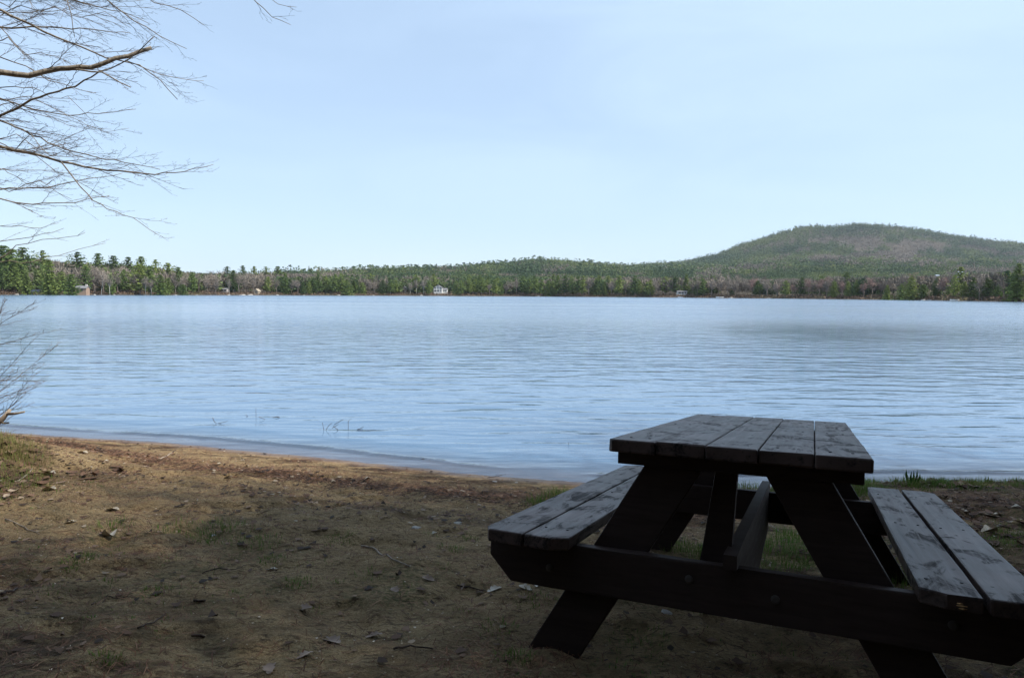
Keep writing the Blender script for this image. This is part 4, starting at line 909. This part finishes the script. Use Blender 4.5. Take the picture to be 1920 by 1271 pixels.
def stick(pxs, r0, r1, m, label, name='fallen_twig', lift=.004, cat='twig', forks=()):
    b = MB(); P_ = [Vector(G(*p)) for p in pxs]; pts = []
    for a, c_ in zip(P_, P_[1:]):
        for k_ in range(4): q_ = a.lerp(c_, k_/4); q_.z = GZ(q_.x, q_.y)+lift+rr.uniform(0, .004); q_.x += rr.gauss(0, .002); pts.append(q_)
    pts.append(P_[-1]+Vector((0, 0, lift))); n_ = len(pts); b.tube(pts, [r0+(r1-r0)*i/(n_-1) for i in range(n_)], 6)
    for (i, dx, dy, dz, L) in forks: q_ = pts[min(i, n_-1)]; b.tube([q_, q_+Vector((dx, dy, dz))*L*.5, q_+Vector((dx*1.1, dy*.9, dz*.8))*L], [r0*.6, r0*.45, r0*.2], 4)
    o = b.build(name, m, None, True); tag(o, label, cat); return o
stick([(678, 1026), (705, 1032), (735, 1050), (769, 1064)], .005, .0025, m_dead, 'long grey twig lying slantwise in the middle of the sand')
stick([(738, 1219), (770, 1214), (812, 1218)], .0035, .002, m_dark, 'straight dark twig in the front centre of the sand')
stick([(855, 1100), (880, 1102), (911, 1108)], .003, .002, m_dark, 'forked dark twig pointing at the star shaped leaf', forks=[(4, -.4, -.6, .1, .04)])
stick([(172, 1138), (200, 1122), (240, 1119)], .0022, .0012, m_dark, 'thin looped twig on the left foreground sand', forks=[(2, .8, -.3, .1, .09)])
stick([(258, 1180), (288, 1170), (311, 1150)], .003, .0016, m_dark, 'curved dark twig right of the looped one')
stick([(363, 1129), (385, 1128)], .004, .004, m_dark, 'short black stick piece, the upper of two')
stick([(360, 1195), (384, 1196)], .004, .004, m_dark, 'short black stick piece, the lower of two')
stick([(378, 1078), (410, 1068), (440, 1071), (463, 1060)], .0025, .0012, m_dark, 'long thin wavy twig behind the short stick pieces')
stick([(0, 1120), (25, 1112), (48, 1098)], .006, .003, m_dark, 'thick dark stick at the left edge of the foreground')
stick([(300, 862), (318, 852), (328, 846)], .007, .004, m_dead, 'grey driftwood stick rising from the wrack line', forks=[(6, .5, .2, .5, .12)])
stick([(28, 905), (48, 894), (64, 880)], .006, .003, m_dead, 'pale crooked stick on the left bank litter')
stick([(10, 975), (45, 990), (75, 1003)], .0035, .0015, m_dead, 'bent grey twig at the left edge below the bank')
stick([(1440, 985), (1465, 1000)], .003, .002, m_dead, 'short curved twig in the grass under the table')
stick([(1270, 905), (1290, 902)], .003, .002, m_dark, 'small dark twig at the waterline behind the bench')
stick([(915, 897), (935, 892), (948, 889)], .0025, .001, m_dark, 'thin twig on the wet waterline left of the table', forks=[(3, .3, .2, .5, .05)])
for (u, v, s_, lab) in [(858, 981, .018, 'small grey stone left of the bench'), (781, 990, .02, 'dark brown lump on the sand left of the small stone'), (928, 903, .016, 'small reddish pebble near the waterline left of the table'), (968, 905, .014, 'dark pebble by the water just left of the grass tuft'), (400, 1004, .012, 'tiny pebble in the green tufts on the left'), (1250, 1150, .02, 'grey pebble in the shade under the table')]:
    p = G(u, v); o = link(bpy.data.objects.new('pebble', random.choice(rmesh))); o.location = p; o.scale = (s_*1.3, s_, s_*.6); tag(o, lab, 'stone')

b = MB()
for _ in range(1900):
    x = rr.uniform(-5.2, 2.2); s0 = 1.0-.5*(float(fbm(x, 0, .8, 60))-.5)*-1+rr.gauss(0, .16); y = float(ys(np.array([x]))[0])-s0/.95
    if float(fbm(x, y, 2.2, 250)) < .42: continue
    z_ = GZ(x, y)+.004; a = rr.gauss(-.15, .7); L = rr.uniform(.02, .07); p = Vector((x, y, z_)); d = Vector((math.cos(a), math.sin(a), rr.uniform(-.05, .3)))*L
    b.tube([p, p+d*.5+Vector((0, 0, rr.uniform(0, .006))), p+d], [.0022, .0018, .0008], 3)
o = b.build('wrack_line', m_dark); tag(o, 'tangled dark twiglets washed up in a band along the beach', 'wrack', kind='stuff')
# twigs standing in the shallows
def watertwig(u, v, spec, label):
    r_ = ray(u, v); q_ = r_*(EYE/-r_[2]); p = Vector((q_[0], q_[1], 0)); b = MB()
    for seg in spec:
        b.tube([p+Vector((a*.0075, 0, c_*.0075)) for a, c_ in seg], [.003]*(len(seg)-1)+[.002], 4)
    o = b.build('reed_twig', m_dark); tag(o, label, 'twig')
watertwig(608, 806, [[(0, -3), (-3, 12)], [(2, -1), (7, 7), (12, 11)]], 'bent twig standing in the shallows, leftmost of the dark pair')
watertwig(630, 806, [[(6, -2), (-4, 6), (-2, 9), (12, 17)], [(-6, 3), (4, 9)]], 'zigzag twig rising from the water right of the bent one')
watertwig(653, 806, [[(0, -3), (0, 14), (5, 18)]], 'single upright hooked stem in the shallows')
watertwig(675, 805, [[(-7, -1), (2, 2), (6, 5)], [(-5, 0), (5, 0)]], 'dark wedge of wood poking out of the water')
watertwig(402, 794, [[(-3, 10), (0, 3), (4, 0), (-12, 0)], [(4, 0), (22, 4)]], 'fine twigs in the water at the left, nearest the shore')
watertwig(480, 780, [[(0, -3), (0, 14)], [(-18, 2), (-14, 0)]], 'thin stem standing left of the floating twigs')
watertwig(492, 787, [[(-6, 5), (4, 1), (-1, -3)]], 'small angled twig in the water beside the thin stem')
watertwig(520, 783, [[(-8, 0), (0, 2), (5, 0)], [(-3, 2), (6, -1)]], 'short knot of floating twigs at the left of the lake')
watertwig(793, 862, [[(-6, 0), (0, 1.5), (6, 0)]], 'small dark bit of wood floating off the beach')
watertwig(1066, 834, [[(0, -2), (0, 4)]], 'tiny stem standing in the water left of the table')

# ------------------------------------------------------------------ shade trees behind and beside the viewer
def shade_crown(seed, z0, z1, R_, n_, size, low=False):
    r = np.random.default_rng(seed); P_ = []; L = []
    nb = n_//26
    for i in range(nb):
        t_ = r.random()**.9; z = z0+(z1-z0)*t_; q_ = r.uniform(0, 6.28)
        Rb = R_*((1-t_)**.65*.9+.12)*r.uniform(.55, 1.05) if not low else R_*(1-t_)**.6*r.uniform(.7, 1.05)
        f = r.random(26)**.6; c_ = np.stack([np.cos(q_)*Rb*f, np.sin(q_)*Rb*f, z+(.12 if not low else -.15)*Rb*f], 1)+r.normal(size=(26, 3))*np.array([.22, .22, .10])*(1+f[:, None]*.6); P_.append(c_)
    P_ = np.concatenate(P_); return cards(P_, r.uniform(.5, 1.3, len(P_))*size, .6, r)
def shade_tree(protos_, x, y, s_, label, nm, grp):
    o = empty(nm, (x, y, GZ(x, y)-.1), random.uniform(0, 6.28)); o.scale = (s_,)*3; tag(o, label, 'tree', grp)
    for n_, me in protos_: link(bpy.data.objects.new(n_, me), o)
sp = []
for k_ in range(3):
    V = shade_crown(500+k_, 5.2, 15, 4.2, 15000, .16); b = MB(); b.tube([(0, 0, -.3), (.03, 0, 3), (0, .05, 9), (0, 0, 14.5)], [.24, .19, .13, .03], 9)
    for _ in range(26): a = rr.uniform(0, 6.28); z_ = rr.uniform(4.2, 13.5); L = (15.5-z_)*.32; b.tube([(0, 0, z_), (math.cos(a)*L, math.sin(a)*L, z_+.1*L)], [.045, .01], 5)
    sp.append([('trunk', meshdata('trunk', np.concatenate(b.V), b.F, m_trunk, True)), ('crown', meshdata('crown', V, tri(V), m_near, False, dict(tint=rng.random(len(V)))))])
hp = []
for k_ in range(2):
    V = shade_crown(600+k_, .4, 9.5, 3.0, 11000, .2, True); b = MB(); b.tube([(0, 0, -.3), (0, 0, 5), (0, 0, 9)], [.16, .10, .02], 8)
    hp.append([('trunk', meshdata('trunk', np.concatenate(b.V), b.F, m_trunk, True)), ('crown', meshdata('crown', V, tri(V), m_near, False, dict(tint=rng.random(len(V)))))])
bp_ = []
for k_ in range(2):
    b = MB(); b.tube([(0, 0, -.3), (.05, 0, 3), (0, .08, 8), (0, 0, 14)], [.2, .16, .1, .02], 9); TP = []
    for _ in range(44):
        a = rr.uniform(0, 6.28); z_ = rr.uniform(4.5, 13); L = rr.uniform(2.2, 4.4)*(1.25-z_/18); e = Vector((math.cos(a)*L, math.sin(a)*L, z_+L*.55)); s0_ = Vector((0, 0, z_)); b.tube([s0_, s0_.lerp(e, .5)+Vector((0, 0, .15)), e], [.05, .03, .008], 5); TP += [s0_.lerp(e, f) for f in (.3, .45, .6, .75, .9, 1)]
    q = np.random.default_rng(700+k_); n_ = 24000; TPa = np.array([tuple(v) for v in TP]); c0 = TPa[q.integers(0, len(TPa), n_)]+q.normal(size=(n_, 3))*.42; d_ = q.normal(size=(n_, 3)); d_ /= np.linalg.norm(d_, axis=1)[:, None]; L = q.uniform(.2, .5, n_)[:, None]; w2 = np.cross(d_, q.normal(size=(n_, 3))); w2 /= np.linalg.norm(w2, axis=1)[:, None]; w2 *= q.uniform(.004, .010, n_)[:, None]
    V = np.stack([c0-w2, c0+w2, c0+d_*L], 1).reshape(-1, 3); bp_.append([('trunk', meshdata('trunk', np.concatenate(b.V), b.F, m_trunk, True)), ('crown', meshdata('crown', V, tri(V), m_twig))])
for (x, y, s_) in [(5.25, 1.8, .56), (3.7, -2.4, .78), (8.5, -4, 1), (.8, -5.4, .8), (-3.8, -5.5, 1), (5.5, -7.5, 1.1), (-7.5, -6, 1.05), (2.6, -10, 1.15), (-2, -10, 1.1), (12, -8, 1.1), (-11, -9, 1.1), (7, -12, 1.2), (-6, -14, 1.2), (14.5, -3, 1.1)]:
    shade_tree(random.choice(sp), x, y, s_, 'tall shade pine behind and right of the picnic table, outside the picture', 'shade_pine', 'shade pines outside the picture')
for (x, y, s_) in [(8.6, 1.0, 1.0), (11.5, 3.6, 1.05), (6.6, -1.0, 1.0), (10.6, -1.2, 1.1), (-8.6, -1.5, 1.0)]:
    shade_tree(random.choice(bp_), x, y, s_, 'leafless tree beside the picnic place, outside the picture', 'leafless_shade_tree', 'leafless trees outside the picture')
for i in range(22):
    a = rad(-176+i*8.5); R_ = 13.5+3*math.sin(i*2.1); shade_tree(random.choice(hp), math.cos(a)*R_*1.05, math.sin(a)*R_*.9-1, random.uniform(.9, 1.15), 'dark understory hemlock behind the viewer, outside the picture', 'understory_hemlock', 'hemlocks outside the picture')
hz_ = mat('haze_air'); hn = hz_.node_tree; hn.nodes.remove(hn.nodes['Principled BSDF']); pv = hn.nodes.new('ShaderNodeVolumePrincipled')
pv.inputs['Color'].default_value = (.78, .87, 1, 1); pv.inputs['Density'].default_value = .00006; pv.inputs['Anisotropy'].default_value = .2; hn.links.new(pv.outputs[0], hn.nodes['Material Output'].inputs['Volume'])
V, Fc = boxv((-6500, -400, -4.2), (6500, 4400, 310)); o = obj('haze', V, Fc, hz_); tag(o, 'thin pale summer air over the lake and hills', 'haze', kind='stuff')
print('trees', nc, nb, 'objects', len(bpy.data.objects))
